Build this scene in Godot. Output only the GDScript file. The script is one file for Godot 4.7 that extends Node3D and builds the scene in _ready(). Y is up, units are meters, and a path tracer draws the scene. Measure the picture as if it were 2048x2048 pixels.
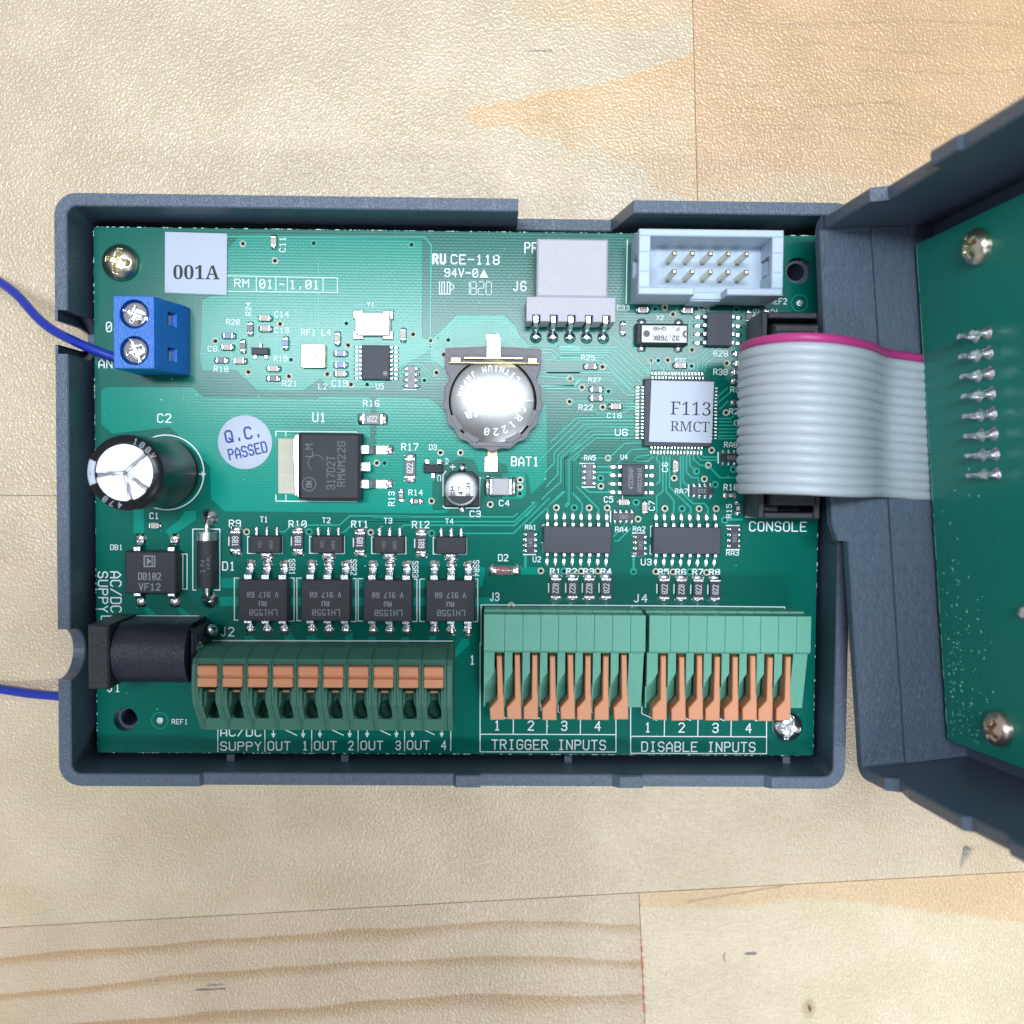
extends Node3D
# A grey two-piece plastic enclosure lying open on a pine table, with its controller board.
# Lengths below are millimetres on the board (x to the right, z towards the lower edge, y up from the board's face); every thing's root is scaled by 0.001.

const ORIGIN := Vector3(-54.0, 14.0, -39.0)
const GLYPH := {
	"A": "0602204246 0444", "B": "0600 003041423303 3344453606", "C": "4130100105163645", "D": "06003041453606", "E": "40000646 0333", "F": "400006 0333",
	"G": "41301001051636454323", "H": "0006 4046 0343", "I": "1030 2026 1636", "J": "3035261605", "K": "0006 4003 0346", "L": "000646", "M": "0600234046",
	"N": "06004640", "O": "100105163645413010", "P": "06003041423303", "Q": "100105163645413010 2446", "R": "06003041423303 2346", "S": "413010010213334445361605",
	"T": "0040 2026", "U": "000516364540", "V": "002640", "W": "0016233640", "X": "0046 4006", "Y": "002340 2326", "Z": "00400646",
	"0": "100105163645413010 1432", "1": "112026 1636", "2": "01103041420646", "3": "01103041423313 3344453616 1605", "4": "36300444", "5": "400002324345361605",
	"6": "413010010516364544331304", "7": "00404116", "8": "100102133344453616050413 3342413010", "9": "051636454130100102133342", "-": "0343", "/": "4006", "+": "2125 0343",
	".": "2526", "'": "2021", "m": "0206 020313162 133342 4246", "u": "020516364642", "a": "02324246 1646 0516 0434", "t": "2026 0242",
}


class MB:
	var st := SurfaceTool.new()
	var xf := Transform3D()
	var group := 1
	var layer := 0

	func _init():
		st.begin(Mesh.PRIMITIVE_TRIANGLES)
		st.set_smooth_group(-1)

	func flat():
		st.set_smooth_group(-1)

	func soft():
		group += 1
		st.set_smooth_group(group)

	func tri(a: Vector3, b: Vector3, c: Vector3):
		st.add_vertex(xf * a)
		st.add_vertex(xf * c)
		st.add_vertex(xf * b)

	func quad(a: Vector3, b: Vector3, c: Vector3, d: Vector3):
		tri(a, b, c)
		tri(a, c, d)

	func ordered(poly) -> PackedVector2Array:
		var p := PackedVector2Array(poly)
		var s := 0.0
		for i in p.size():
			s += p[i].cross(p[(i + 1) % p.size()])
		if s > 0.0:
			p.reverse()
		return p

	# a plan outline raised from y0 to y1, its upper (and lower) edge chamfered
	func prism(poly, y0: float, y1: float, bev := 0.0, low := 0.0, floor_too := false):
		var p := ordered(poly)
		var n := p.size()
		var inset := func(d: float) -> PackedVector2Array:
			if d <= 0.0:
				return p
			var q := PackedVector2Array()
			for i in n:
				var e1: Vector2 = (p[i] - p[(i + n - 1) % n]).normalized()
				var e2: Vector2 = (p[(i + 1) % n] - p[i]).normalized()
				var l1 := Vector2(e1.y, -e1.x)
				var l2 := Vector2(e2.y, -e2.x)
				q.append(p[i] + (l1 + l2) / maxf(1.0 + l1.dot(l2), 0.35) * d)
			return q
		var rows := []
		if low > 0.0:
			rows.append([inset.call(low), y0])
		rows.append([p, y0 + low])
		rows.append([p, y1 - bev])
		if bev > 0.0:
			rows.append([inset.call(bev), y1])
		for r in rows.size() - 1:
			var a: PackedVector2Array = rows[r][0]
			var b: PackedVector2Array = rows[r + 1][0]
			for i in n:
				var j := (i + 1) % n
				quad(Vector3(a[i].x, rows[r][1], a[i].y), Vector3(a[j].x, rows[r][1], a[j].y), Vector3(b[j].x, rows[r + 1][1], b[j].y), Vector3(b[i].x, rows[r + 1][1], b[i].y))
		cap(rows[-1][0], y1, true)
		if floor_too:
			cap(rows[0][0], y0, false)

	func cap(p: PackedVector2Array, y: float, up: bool):
		var t := Geometry2D.triangulate_polygon(p)
		for k in range(0, t.size(), 3):
			var a := p[t[k]]
			var b := p[t[k + 1]]
			var c := p[t[k + 2]]
			if ((b - a).cross(c - a) > 0.0) == up:
				var s := b
				b = c
				c = s
			tri(Vector3(a.x, y, a.y), Vector3(b.x, y, b.y), Vector3(c.x, y, c.y))

	func box(x0: float, x1: float, y0: float, y1: float, z0: float, z1: float, bev := 0.0, low := 0.0, floor_too := true):
		prism([Vector2(x0, z0), Vector2(x1, z0), Vector2(x1, z1), Vector2(x0, z1)], y0, y1, bev, low, floor_too)

	# a side outline (z, y) drawn out along x
	func along_x(poly, x0: float, x1: float, bev := 0.0):
		var old := xf
		xf = xf * Transform3D(Basis(Vector3(0, 0, 1), Vector3(1, 0, 0), Vector3(0, 1, 0)), Vector3.ZERO)
		prism(poly, x0, x1, bev, bev, true)
		xf = old

	# a strip of sheet metal bent along a (z, y) path
	func bent(path: Array, w: float, th: float, bev := 0.03):
		var up := PackedVector2Array()
		var dn := PackedVector2Array()
		for i in path.size():
			var a: Vector2 = path[maxi(i - 1, 0)]
			var b: Vector2 = path[mini(i + 1, path.size() - 1)]
			var m: Vector2 = path[i]
			var e1 := (m - a).normalized() if i > 0 else (b - m).normalized()
			var e2 := (b - m).normalized() if i < path.size() - 1 else e1
			var l1 := Vector2(-e1.y, e1.x)
			var l2 := Vector2(-e2.y, e2.x)
			var o := (l1 + l2) / maxf(1.0 + l1.dot(l2), 0.5) * th / 2.0
			up.append(m + o)
			dn.append(m - o)
		dn.reverse()
		up.append_array(dn)
		along_x(up, -w / 2.0, w / 2.0, bev)

	# a turned profile of [radius, height], with creases where it bends sharply
	func lathe(profile: Array, n := 32, at := Vector3.ZERO):
		soft()
		for k in profile.size() - 1:
			if k > 0:
				var d0 := Vector2(profile[k][0] - profile[k - 1][0], profile[k][1] - profile[k - 1][1])
				var d1 := Vector2(profile[k + 1][0] - profile[k][0], profile[k + 1][1] - profile[k][1])
				if absf(d0.angle_to(d1)) > 0.6:
					soft()
			for i in n:
				var a := TAU * i / n
				var b := TAU * (i + 1) / n
				var ca := Vector3(cos(a), 0, -sin(a))
				var cb := Vector3(cos(b), 0, -sin(b))
				var p0: Vector3 = at + ca * profile[k][0] + Vector3.UP * profile[k][1]
				var p1: Vector3 = at + cb * profile[k][0] + Vector3.UP * profile[k][1]
				var p2: Vector3 = at + cb * profile[k + 1][0] + Vector3.UP * profile[k + 1][1]
				var p3: Vector3 = at + ca * profile[k + 1][0] + Vector3.UP * profile[k + 1][1]
				if profile[k][0] > 0.0:
					tri(p0, p1, p2)
				if profile[k + 1][0] > 0.0:
					tri(p0, p2, p3)
		flat()

	func tube(path: Array, r: float, n := 14, closed_ends := true):
		soft()
		var side := Vector3.UP
		var rings := []
		for i in path.size():
			var d: Vector3 = (path[mini(i + 1, path.size() - 1)] - path[maxi(i - 1, 0)]).normalized()
			if absf(d.dot(side)) > 0.97:
				side = Vector3.RIGHT if absf(d.x) < 0.8 else Vector3.BACK
			side = (side - d * side.dot(d)).normalized()
			var other := d.cross(side)
			var ring := []
			for k in n:
				var a := TAU * k / n
				ring.append(path[i] + (side * cos(a) + other * sin(a)) * r)
			rings.append(ring)
		for i in rings.size() - 1:
			for k in n:
				var m := (k + 1) % n
				quad(rings[i][k], rings[i][m], rings[i + 1][m], rings[i + 1][k])
		if closed_ends:
			flat()
			for k in n:
				tri(path[0], rings[0][(k + 1) % n], rings[0][k])
				tri(path[-1], rings[-1][k], rings[-1][(k + 1) % n])
		flat()

	# a copper track: a low ridge with sloping sides along a plan line
	func track(pts: Array, w: float, h := 0.035, y := 0.0):
		var s := minf(0.045, w * 0.3)
		var offs := [-w / 2.0, -w / 2.0 + s, w / 2.0 - s, w / 2.0]
		var hs := [y, y + h, y + h, y]
		var rows := []
		for i in pts.size():
			var a: Vector2 = pts[maxi(i - 1, 0)]
			var b: Vector2 = pts[mini(i + 1, pts.size() - 1)]
			var m: Vector2 = pts[i]
			var e1 := (m - a).normalized() if i > 0 else (b - m).normalized()
			var e2 := (b - m).normalized() if i < pts.size() - 1 else e1
			var o := (Vector2(-e1.y, e1.x) + Vector2(-e2.y, e2.x)) / maxf(1.0 + e1.dot(e2), 0.4)
			var row := []
			for k in 4:
				row.append(Vector3(m.x + o.x * offs[k], hs[k], m.y + o.y * offs[k]))
			rows.append(row)
		for i in rows.size() - 1:
			for k in 3:
				quad(rows[i][k], rows[i][k + 1], rows[i + 1][k + 1], rows[i + 1][k])

	func stroke(a: Vector2, b: Vector2, w: float, y: float):
		var d := (b - a).normalized() * w / 2.0
		if d == Vector2.ZERO:
			return
		var o := Vector2(-d.y, d.x)
		layer = (layer + 1) % 14
		y += layer * 0.0015
		var p := [a - d + o * 0.4, a - d * 0.4 + o, b + d * 0.4 + o, b + d + o * 0.4, b + d - o * 0.4, b + d * 0.4 - o, a - d * 0.4 - o, a - d - o * 0.4]
		for k in range(1, 7):
			tri(Vector3(p[0].x, y, p[0].y), Vector3(p[k].x, y, p[k].y), Vector3(p[k + 1].x, y, p[k + 1].y))

	func line(pts: Array, w: float, y: float, closed := false):
		for i in pts.size() - (0 if closed else 1):
			stroke(pts[i], pts[(i + 1) % pts.size()], w, y)

	func ring(c: Vector2, r: float, w: float, y: float, n := 28, a0 := 0.0, a1 := TAU):
		for i in n:
			var a := lerpf(a0, a1, float(i) / n)
			var b := lerpf(a0, a1, float(i + 1) / n)
			var q := func(t: float, rr: float) -> Vector3: return Vector3(c.x + cos(t) * rr, y, c.y - sin(t) * rr)
			quad(q.call(a, r - w / 2.0), q.call(a, r + w / 2.0), q.call(b, r + w / 2.0), q.call(b, r - w / 2.0))

	func disc(c: Vector2, r: float, y: float, n := 20):
		for i in n:
			var a := TAU * i / n
			var b := TAU * (i + 1) / n
			tri(Vector3(c.x, y, c.y), Vector3(c.x + cos(a) * r, y, c.y - sin(a) * r), Vector3(c.x + cos(b) * r, y, c.y - sin(b) * r))

	func glyph(ch: String, t: Transform2D, w: float, y: float):
		for part in str(GLYPH.get(ch, "")).split(" ", false):
			var last := Vector2.INF
			for k in range(0, part.length() - 1, 2):
				var p := t * Vector2(part[k].to_int(), part[k + 1].to_int())
				if last != Vector2.INF:
					stroke(last, p, w, y)
				last = p

	# stroke lettering centred at (x, z), w wide and h high, turned by deg
	func text(s: String, x: float, z: float, w: float, h: float, deg := 0.0, y := 0.06, sw := 0.0):
		if sw == 0.0:
			sw = clampf(h * 0.13, 0.1, 0.19)
		var units := s.length() * 6.0 - 2.0
		var sx := (w - sw) / units
		var sz := (h - sw) / 6.0
		var turn := Transform2D(-deg_to_rad(deg), Vector2(x, z))
		for i in s.length():
			glyph(s[i], turn * Transform2D(Vector2(sx, 0), Vector2(0, sz), Vector2((i * 6.0 - units / 2.0) * sx, -3.0 * sz)), sw, y)

	# lettering along a circle; clockwise letters point outwards, the others inwards
	func arc_text(s: String, c: Vector2, r: float, h: float, a0: float, step: float, y: float, sw: float):
		for i in s.length():
			var a := deg_to_rad(a0 + step * i)
			var out := Vector2(cos(a), sin(a))
			var up := out if step > 0.0 else -out
			var right := Vector2(-up.y, up.x)
			var k := h / 6.0
			glyph(s[i], Transform2D(right * k * 0.9, -up * k, c + out * r - right * k * 1.8 + up * k * 3.0), sw, y)

	# a wall round a rectangle with rounded corners, its rim at a height that changes along each side
	func rim(x0: float, x1: float, z0: float, z1: float, t0: float, t1: float, r: float, base: float, top: Array, right: Array, bottom: Array, left: Array, faces := 3):
		var pts := []
		var side := func(list: Array, how: Callable):
			for b in list:
				pts.append([how.call(b[0], t0), how.call(b[0], t1), b[1]])
		var corner := func(cx: float, cz: float, a: float, y: float):
			for k in 9:
				var t := a + PI / 2.0 * k / 8.0
				var d := Vector2(cos(t), sin(t))
				var ri := maxf(r - t1, 0.35)
				var ins := Vector2(signf(cx - (x0 + x1) / 2.0), signf(cz - (z0 + z1) / 2.0)) * (r - t1 - ri)
				pts.append([Vector2(cx, cz) + d * maxf(r - t0, 0.1), Vector2(cx, cz) + ins + d * ri, y])
		side.call(top, func(p, t): return Vector2(p, z0 + t))
		corner.call(x1 - r, z0 + r, -PI / 2.0, top[-1][1])
		side.call(right, func(p, t): return Vector2(x1 - t, p))
		corner.call(x1 - r, z1 - r, 0.0, right[-1][1])
		side.call(bottom, func(p, t): return Vector2(p, z1 - t))
		corner.call(x0 + r, z1 - r, PI / 2.0, bottom[-1][1])
		side.call(left, func(p, t): return Vector2(x0 + t, p))
		corner.call(x0 + r, z0 + r, PI, left[-1][1])
		var n := pts.size()
		for i in n:
			var a: Array = pts[i]
			var b: Array = pts[(i + 1) % n]
			var p := func(q: Array, f: float, y: float) -> Vector3:
				var m: Vector2 = q[0].lerp(q[1], f)
				return Vector3(m.x, y, m.y)
			var ya: float = a[2]
			var yb: float = b[2]
			var e := 0.13
			var dy := 0.16
			if faces & 1:
				quad(p.call(b, 0, base), p.call(a, 0, base), p.call(a, 0, ya - dy), p.call(b, 0, yb - dy))
				quad(p.call(b, 0, yb - dy), p.call(a, 0, ya - dy), p.call(a, e, ya), p.call(b, e, yb))
			else:
				quad(p.call(b, 0, yb), p.call(b, e, yb), p.call(a, e, ya), p.call(a, 0, ya))
			quad(p.call(a, e, ya), p.call(a, 1 - e, ya), p.call(b, 1 - e, yb), p.call(b, e, yb))
			if faces & 2:
				quad(p.call(a, 1, base), p.call(b, 1, base), p.call(b, 1, yb - dy), p.call(a, 1, ya - dy))
				quad(p.call(a, 1, ya - dy), p.call(b, 1, yb - dy), p.call(b, 1 - e, yb), p.call(a, 1 - e, ya))
			else:
				quad(p.call(a, 1 - e, ya), p.call(a, 1, ya), p.call(b, 1, yb), p.call(b, 1 - e, yb))

	# a domed screw head with a cross (and slot) sunk in it
	func screw(r: float, h: float, arm: float, half: float, deep: float, slot := 0.0):
		var rings := 22
		var n := 72
		var at := func(k: int, i: int) -> Vector3:
			var rr := r * k / float(rings)
			var a := TAU * i / n
			var x := cos(a) * rr
			var z := -sin(a) * rr
			var y := h * sqrt(maxf(0.0, 1.0 - pow(rr / r, 2.6) * 0.92))
			var cross := minf(maxf(absf(x) - arm, absf(z) - half), maxf(absf(z) - arm, absf(x) - half))
			if slot > 0.0:
				cross = minf(cross, maxf(absf(x) - slot, absf(z) - half * 0.9))
			y -= deep * clampf(-cross / 0.22, 0.0, 1.0) * clampf(1.25 - rr / maxf(arm, slot) * 0.55, 0.3, 1.0)
			return Vector3(x, maxf(y, 0.02), z)
		for k in rings:
			for i in n:
				quad(at.call(k, i), at.call(k + 1, i), at.call(k + 1, (i + 1) % n), at.call(k, (i + 1) % n))
		for i in n:
			var a: Vector3 = at.call(rings, i)
			var b: Vector3 = at.call(rings, (i + 1) % n)
			quad(Vector3(a.x, -0.3, a.z), Vector3(b.x, -0.3, b.z), b, a)

	# a rounded heap of solder, w by d and h high
	func mound(x: float, z: float, w: float, d: float, h: float, y0 := 0.0):
		soft()
		var n := 8
		var at := func(i: int, j: int) -> Vector3:
			var p := Vector2(2.0 * i / n - 1.0, 2.0 * j / n - 1.0)
			var q := Vector2(p.x * sqrt(1.0 - p.y * p.y * 0.35), p.y * sqrt(1.0 - p.x * p.x * 0.35))
			return Vector3(x + q.x * w / 2.0, y0 + h * pow(maxf(0.0, (1.0 - p.x * p.x) * (1.0 - p.y * p.y)), 0.6), z + q.y * d / 2.0)
		for i in n:
			for j in n:
				quad(at.call(i, j), at.call(i, j + 1), at.call(i + 1, j + 1), at.call(i + 1, j))
		flat()

	func done() -> ArrayMesh:
		st.generate_normals()
		st.index()
		return st.commit()


var mats := {}
var meshes := {}
var board: Node3D


func noise_map(kind: String, size: int, freq: float, bump: float, octaves := 3) -> NoiseTexture2D:
	var n := FastNoiseLite.new()
	n.seed = hash(kind) % 1000
	n.noise_type = FastNoiseLite.TYPE_SIMPLEX_SMOOTH
	n.frequency = freq
	n.fractal_octaves = octaves
	var t := NoiseTexture2D.new()
	t.width = size
	t.height = size
	t.seamless = true
	t.noise = n
	if bump > 0.0:
		t.as_normal_map = true
		t.bump_strength = bump
	return t


# a material by its real-world (linear) colour
func mat(called: String, c: Color, rough: float, metal := 0.0, grain := 0.0, tile := 6.0, spec := 0.5) -> StandardMaterial3D:
	var m := StandardMaterial3D.new()
	m.resource_name = called
	m.albedo_color = c.linear_to_srgb()
	m.roughness = rough
	m.metallic = metal
	m.metallic_specular = spec
	if grain > 0.0:
		m.normal_enabled = true
		m.normal_texture = mats.grain_map
		m.normal_scale = grain
		m.uv1_triplanar = true
		m.uv1_scale = Vector3.ONE / tile
	mats[called] = m
	return m


func mesh_of(key: String, make: Callable) -> ArrayMesh:
	if not meshes.has(key):
		var b := MB.new()
		make.call(b)
		meshes[key] = b.done()
	return meshes[key]


func put(parent: Node3D, called: String, mesh: Mesh, m: Material, at := Vector3.ZERO, deg := 0.0) -> MeshInstance3D:
	var o := MeshInstance3D.new()
	o.name = called
	o.mesh = mesh
	o.material_override = m
	o.position = at
	o.rotation_degrees.y = deg
	parent.add_child(o, true)
	return o


func one(parent: Node3D, called: String, m: Material, make: Callable, stuff := false) -> MeshInstance3D:
	var b := MB.new()
	make.call(b)
	var o := put(parent, called, b.done(), m)
	if stuff:
		o.set_meta("kind", "stuff")
	return o


func thing(called: String, label: String, category: String, at: Vector3, turn := Basis()) -> Node3D:
	var o := Node3D.new()
	o.name = called
	o.transform = Transform3D(Basis(turn.x * 0.001, turn.y * 0.001, turn.z * 0.001), (at + ORIGIN) * 0.001)
	o.set_meta("label", label)
	o.set_meta("category", category)
	add_child(o, true)
	return o


# a component soldered to the board: a part of it, with its own pieces
func comp(called: String, label: String, x: float, z: float, deg := 0.0, parent: Node3D = null) -> Node3D:
	var o := Node3D.new()
	o.name = called
	o.position = Vector3(x, 0, z)
	o.rotation_degrees.y = deg
	if label:
		o.set_meta("label", label)
	(parent if parent else board).add_child(o, true)
	return o


func V(flat: Array) -> Array:
	var out := []
	for k in range(0, flat.size(), 2):
		out.append(Vector2(flat[k], flat[k + 1]))
	return out


func rect(x: float, z: float, w: float, h: float) -> Array:
	return [Vector2(x - w / 2, z - h / 2), Vector2(x + w / 2, z - h / 2), Vector2(x + w / 2, z + h / 2), Vector2(x - w / 2, z + h / 2)]


func serif(parent: Node3D, called: String, s: String, x: float, y: float, z: float, high: float, m: Material, deg := 0.0, bold := false, face := "Droid Serif") -> MeshInstance3D:
	var f := SystemFont.new()
	f.font_names = PackedStringArray([face])
	if bold:
		f.font_weight = 700
	var t := TextMesh.new()
	t.text = s
	t.font = f
	t.font_size = 96
	t.pixel_size = high / (0.714 * 96.0)
	t.depth = 0.012
	t.curve_step = 1.0
	var o := put(parent, called, t, m)
	o.transform = Transform3D(Basis(Vector3.UP, deg_to_rad(deg)) * Basis(Vector3.RIGHT, Vector3(0, 0, -1), Vector3.UP), Vector3(x, y, z))
	return o


func wood_picture(size: int, x0: float, z0: float, span: float) -> Image:
	var fine := FastNoiseLite.new()
	fine.seed = 5
	fine.frequency = 1.0
	fine.fractal_octaves = 3
	var slow := FastNoiseLite.new()
	slow.seed = 9
	slow.frequency = 1.0
	slow.fractal_octaves = 2
	var im := Image.create(size, size, false, Image.FORMAT_RGB8)
	var early := Color(0.80, 0.715, 0.59)
	var late := Color(0.66, 0.50, 0.315)
	var tan_wood := Color(0.825, 0.67, 0.48)
	var pink := Color(0.80, 0.65, 0.48)
	var streaks := [[-37.0, 0.3, 99.0, 150.0], [-33.2, 0.22, 92.0, 130.0], [-30.6, 0.3, 118.0, 150.0], [-26.4, 0.3, 92.0, 106.0], [-24.2, 0.42, 90.0, 125.0], [-20.5, 0.25, 100.0, 140.0], [-17.0, 0.35, 92.0, 100.0], [-12.0, 0.2, 104.0, 122.0]]
	for j in size:
		var z := z0 + span * (j + 0.5) / size
		for i in size:
			var x := x0 + span * (i + 0.5) / size
			var c: Color
			var wob := slow.get_noise_2d(x * 0.03, z * 0.12)
			var fib := fine.get_noise_2d(x * 0.25, z * 2.6)
			var blot := slow.get_noise_2d(x * 0.05 + 40.0, z * 0.06)
			var seam := 105.14 - (x - 83.8) * 0.0577
			if z < seam:
				var joint := 90.45 + (z + 40.5) * 0.0413
				if x < joint or z > 40.0:
					c = early
					# the flame of late wood that widens towards the joint
					var f := clampf((x - 52.0) / 40.0, 0.0, 1.2)
					var upper := -22.5 - 12.5 * f * f - 1.5 * sin(f * 5.0) + wob * 1.6
					var lower := -20.0 + 3.0 * f + 11.0 * pow(f, 3.0) + 0.7 * sin(x * 0.9) + wob * 2.0
					if x > 52.0 and z < 40.0:
						var inside := minf(smoothstep(0.0, 0.9, z - upper), 1.0 - smoothstep(-1.2, 0.6, z - lower))
						var ripple := 0.6 + 0.4 * (1.0 - smoothstep(0.0, 9.0, z - upper))
						c = c.lerp(tan_wood, inside * ripple * smoothstep(52.0, 56.0, x))
					var second := z - (-34.5 - 4.0 * f + wob * 3.0)
					if x > 58.0 and z < 40.0:
						c = c.lerp(tan_wood, 0.5 * (1.0 - smoothstep(-2.5, 3.0, second)) * smoothstep(58.0, 72.0, x))
					# faint rings in the lower part of the plank
					var band := sin((z + x * 0.05 + wob * 4.0) * 0.55)
					c = c.lerp(Color(0.80, 0.675, 0.555), 0.24 * smoothstep(0.2, 1.0, band) * smoothstep(10.0, 50.0, z) + 0.2 * smoothstep(0.35, 1.0, slow.get_noise_2d(x * 0.012 + 7.0, z * 0.1)) * smoothstep(4.0, -16.0, x))
				else:
					c = pink.lerp(early, 0.8 * smoothstep(-15.0, -8.0, z + wob * 3.0))
					for s in streaks:
						var d: float = absf(z - s[0] - wob * 1.5 - (x - 100.0) * 0.012)
						if x > s[2] and x < s[3]:
							c = c.lerp(Color(0.57, 0.42, 0.28), s[1] * (1.0 - smoothstep(0.05, 0.3 + 0.25 * absf(fib), d)) * (0.5 + 0.5 * absf(slow.get_noise_2d(x * 0.2, s[0]))))
					c = c.lerp(tan_wood, 0.5 * smoothstep(-0.1, 0.5, slow.get_noise_2d(x * 0.02, z * 0.16 + 3.0)))
			else:
				var joint := 83.8 + (z - 105.1) * 0.059
				if x < joint:
					c = Color(0.79, 0.69, 0.575)
					var k := z + x * 0.062 + wob * 0.9 - 0.0006 * (x - 30.0) * (x - 30.0)
					for s in [[107.6, 1.6, 0.3], [113.7, 2.4, 0.6], [119.6, 2.0, 0.62], [125.9, 3.4, 0.66]]:
						var d: float = k - s[0]
						if d > -1.0:
							c = c.lerp(late, s[2] * smoothstep(-0.25, 0.1, d) * (1.0 - smoothstep(0.2, s[1], d)))
				else:
					c = Color(0.835, 0.755, 0.62)
					var edge := 107.4 + maxf(0.0, x - 118.0) * 0.12 - 0.02 * (x - 83.0) + wob * 1.2
					c = c.lerp(tan_wood, 0.75 * (1.0 - smoothstep(-0.5, 1.0, z - edge)))
					var crack := absf(z - (107.0 - (x - 90.0) * 0.17))
					if x > 92.0 and x < 108.0:
						c = c.lerp(Color(0.60, 0.43, 0.28), 0.7 * (1.0 - smoothstep(0.03, 0.2, crack)))
					var knot := Vector2((x - 112.6) / 1.5, (z - 124.7) / 2.2).length()
					c = c.lerp(Color(0.66, 0.53, 0.33), 0.7 * (1.0 - smoothstep(0.25, 1.1, knot)))
					c = c.lerp(Color(0.2, 0.13, 0.07), 0.95 * (1.0 - smoothstep(0.16, 0.3, Vector2((x - 112.7 - (z - 124.7) * 0.3) / 1.0, (z - 124.7) / 2.6).length())))
				# red dye in the joint
				if z > 113.0:
					c = c.lerp(Color(0.78, 0.42, 0.29), 0.6 * (1.0 - smoothstep(0.1, 0.55 + 0.3 * fib, absf(x - joint))) * smoothstep(-0.25, 0.1, slow.get_noise_2d(z * 0.5, 1.0)))
			# pencil-grey scuffs
			var ink := 0.0
			ink = maxf(ink, 0.75 * (1.0 - smoothstep(0.06, 0.2, absf(z - 121.6 + (x - 12.0) * 0.04))) * smoothstep(10.3, 10.8, x) * (1.0 - smoothstep(15.2, 15.7, x)))
			ink = maxf(ink, 0.55 * (1.0 - smoothstep(0.05, 0.16, absf(z - 120.9 + (x - 12.0) * 0.05))) * smoothstep(12.2, 12.5, x) * (1.0 - smoothstep(15.0, 15.4, x)))
			ink = maxf(ink, 0.8 * (1.0 - smoothstep(0.1, 0.35, absf(z - 115.4 + (x - 103.0) * 0.04))) * smoothstep(101.2, 102.2, x) * (1.0 - smoothstep(103.4, 103.8, x)))
			ink = maxf(ink, 0.65 * (1.0 - smoothstep(0.06, 0.2, absf(x - 98.2 - (z - 116.0) * (z - 116.0) * 0.25))) * smoothstep(115.2, 115.4, z) * (1.0 - smoothstep(116.6, 116.9, z)))
			var tri_d := x - (137.8 - (z - 98.5) * 0.18)
			if z > 97.0 and z < 101.0 and tri_d > -0.3 and tri_d < 3.2:
				ink = maxf(ink, 0.85 * smoothstep(-0.2, 0.0, tri_d) * (1.0 - smoothstep(0.2, 2.2, tri_d + maxf(0.0, z - 98.0) * 0.5)) * (0.45 + 0.55 * absf(fib) * 2.0))
			ink = maxf(ink, 0.7 * (1.0 - smoothstep(0.03, 0.16, absf(z + 32.1 - (x - 66.0) * -0.03))) * smoothstep(63.6, 65.0, x) * (1.0 - smoothstep(67.5, 68.5, x)))
			c = c.lerp(Color(0.24, 0.24, 0.25), clampf(ink, 0.0, 0.9))
			var v := 1.0 + fib * 0.045 + blot * 0.05
			im.set_pixel(i, j, Color(c.r * v, c.g * v, c.b * v * (1.0 + blot * 0.03)))
	for s in [[-2.0, -3.5], [-11.0, 86.0], [15.0, 96.0], [60.0, 118.0], [102.0, 108.0], [84.0, 101.0], [9.0, 95.0], [88.5, 119.0], [0.0, -20.0]]:
		im.set_pixel(int((s[0] - x0) / span * size), int((s[1] - z0) / span * size), Color(0.45, 0.33, 0.2))
	return im


func weave_picture() -> Image:
	var n := 128
	var im := Image.create(n, n, false, Image.FORMAT_RGB8)
	for j in n:
		for i in n:
			var x := i / 16.0
			var z := j / 16.0
			var over := ((int(x) + int(z)) % 2) == 0
			var a := absf(sin(PI * x))
			var b := absf(sin(PI * z))
			var h := (0.35 + 0.65 * b if over else 0.65 * a) * 0.5 + 0.3 * b
			im.set_pixel(i, j, Color(h, h, h))
	return im


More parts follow.
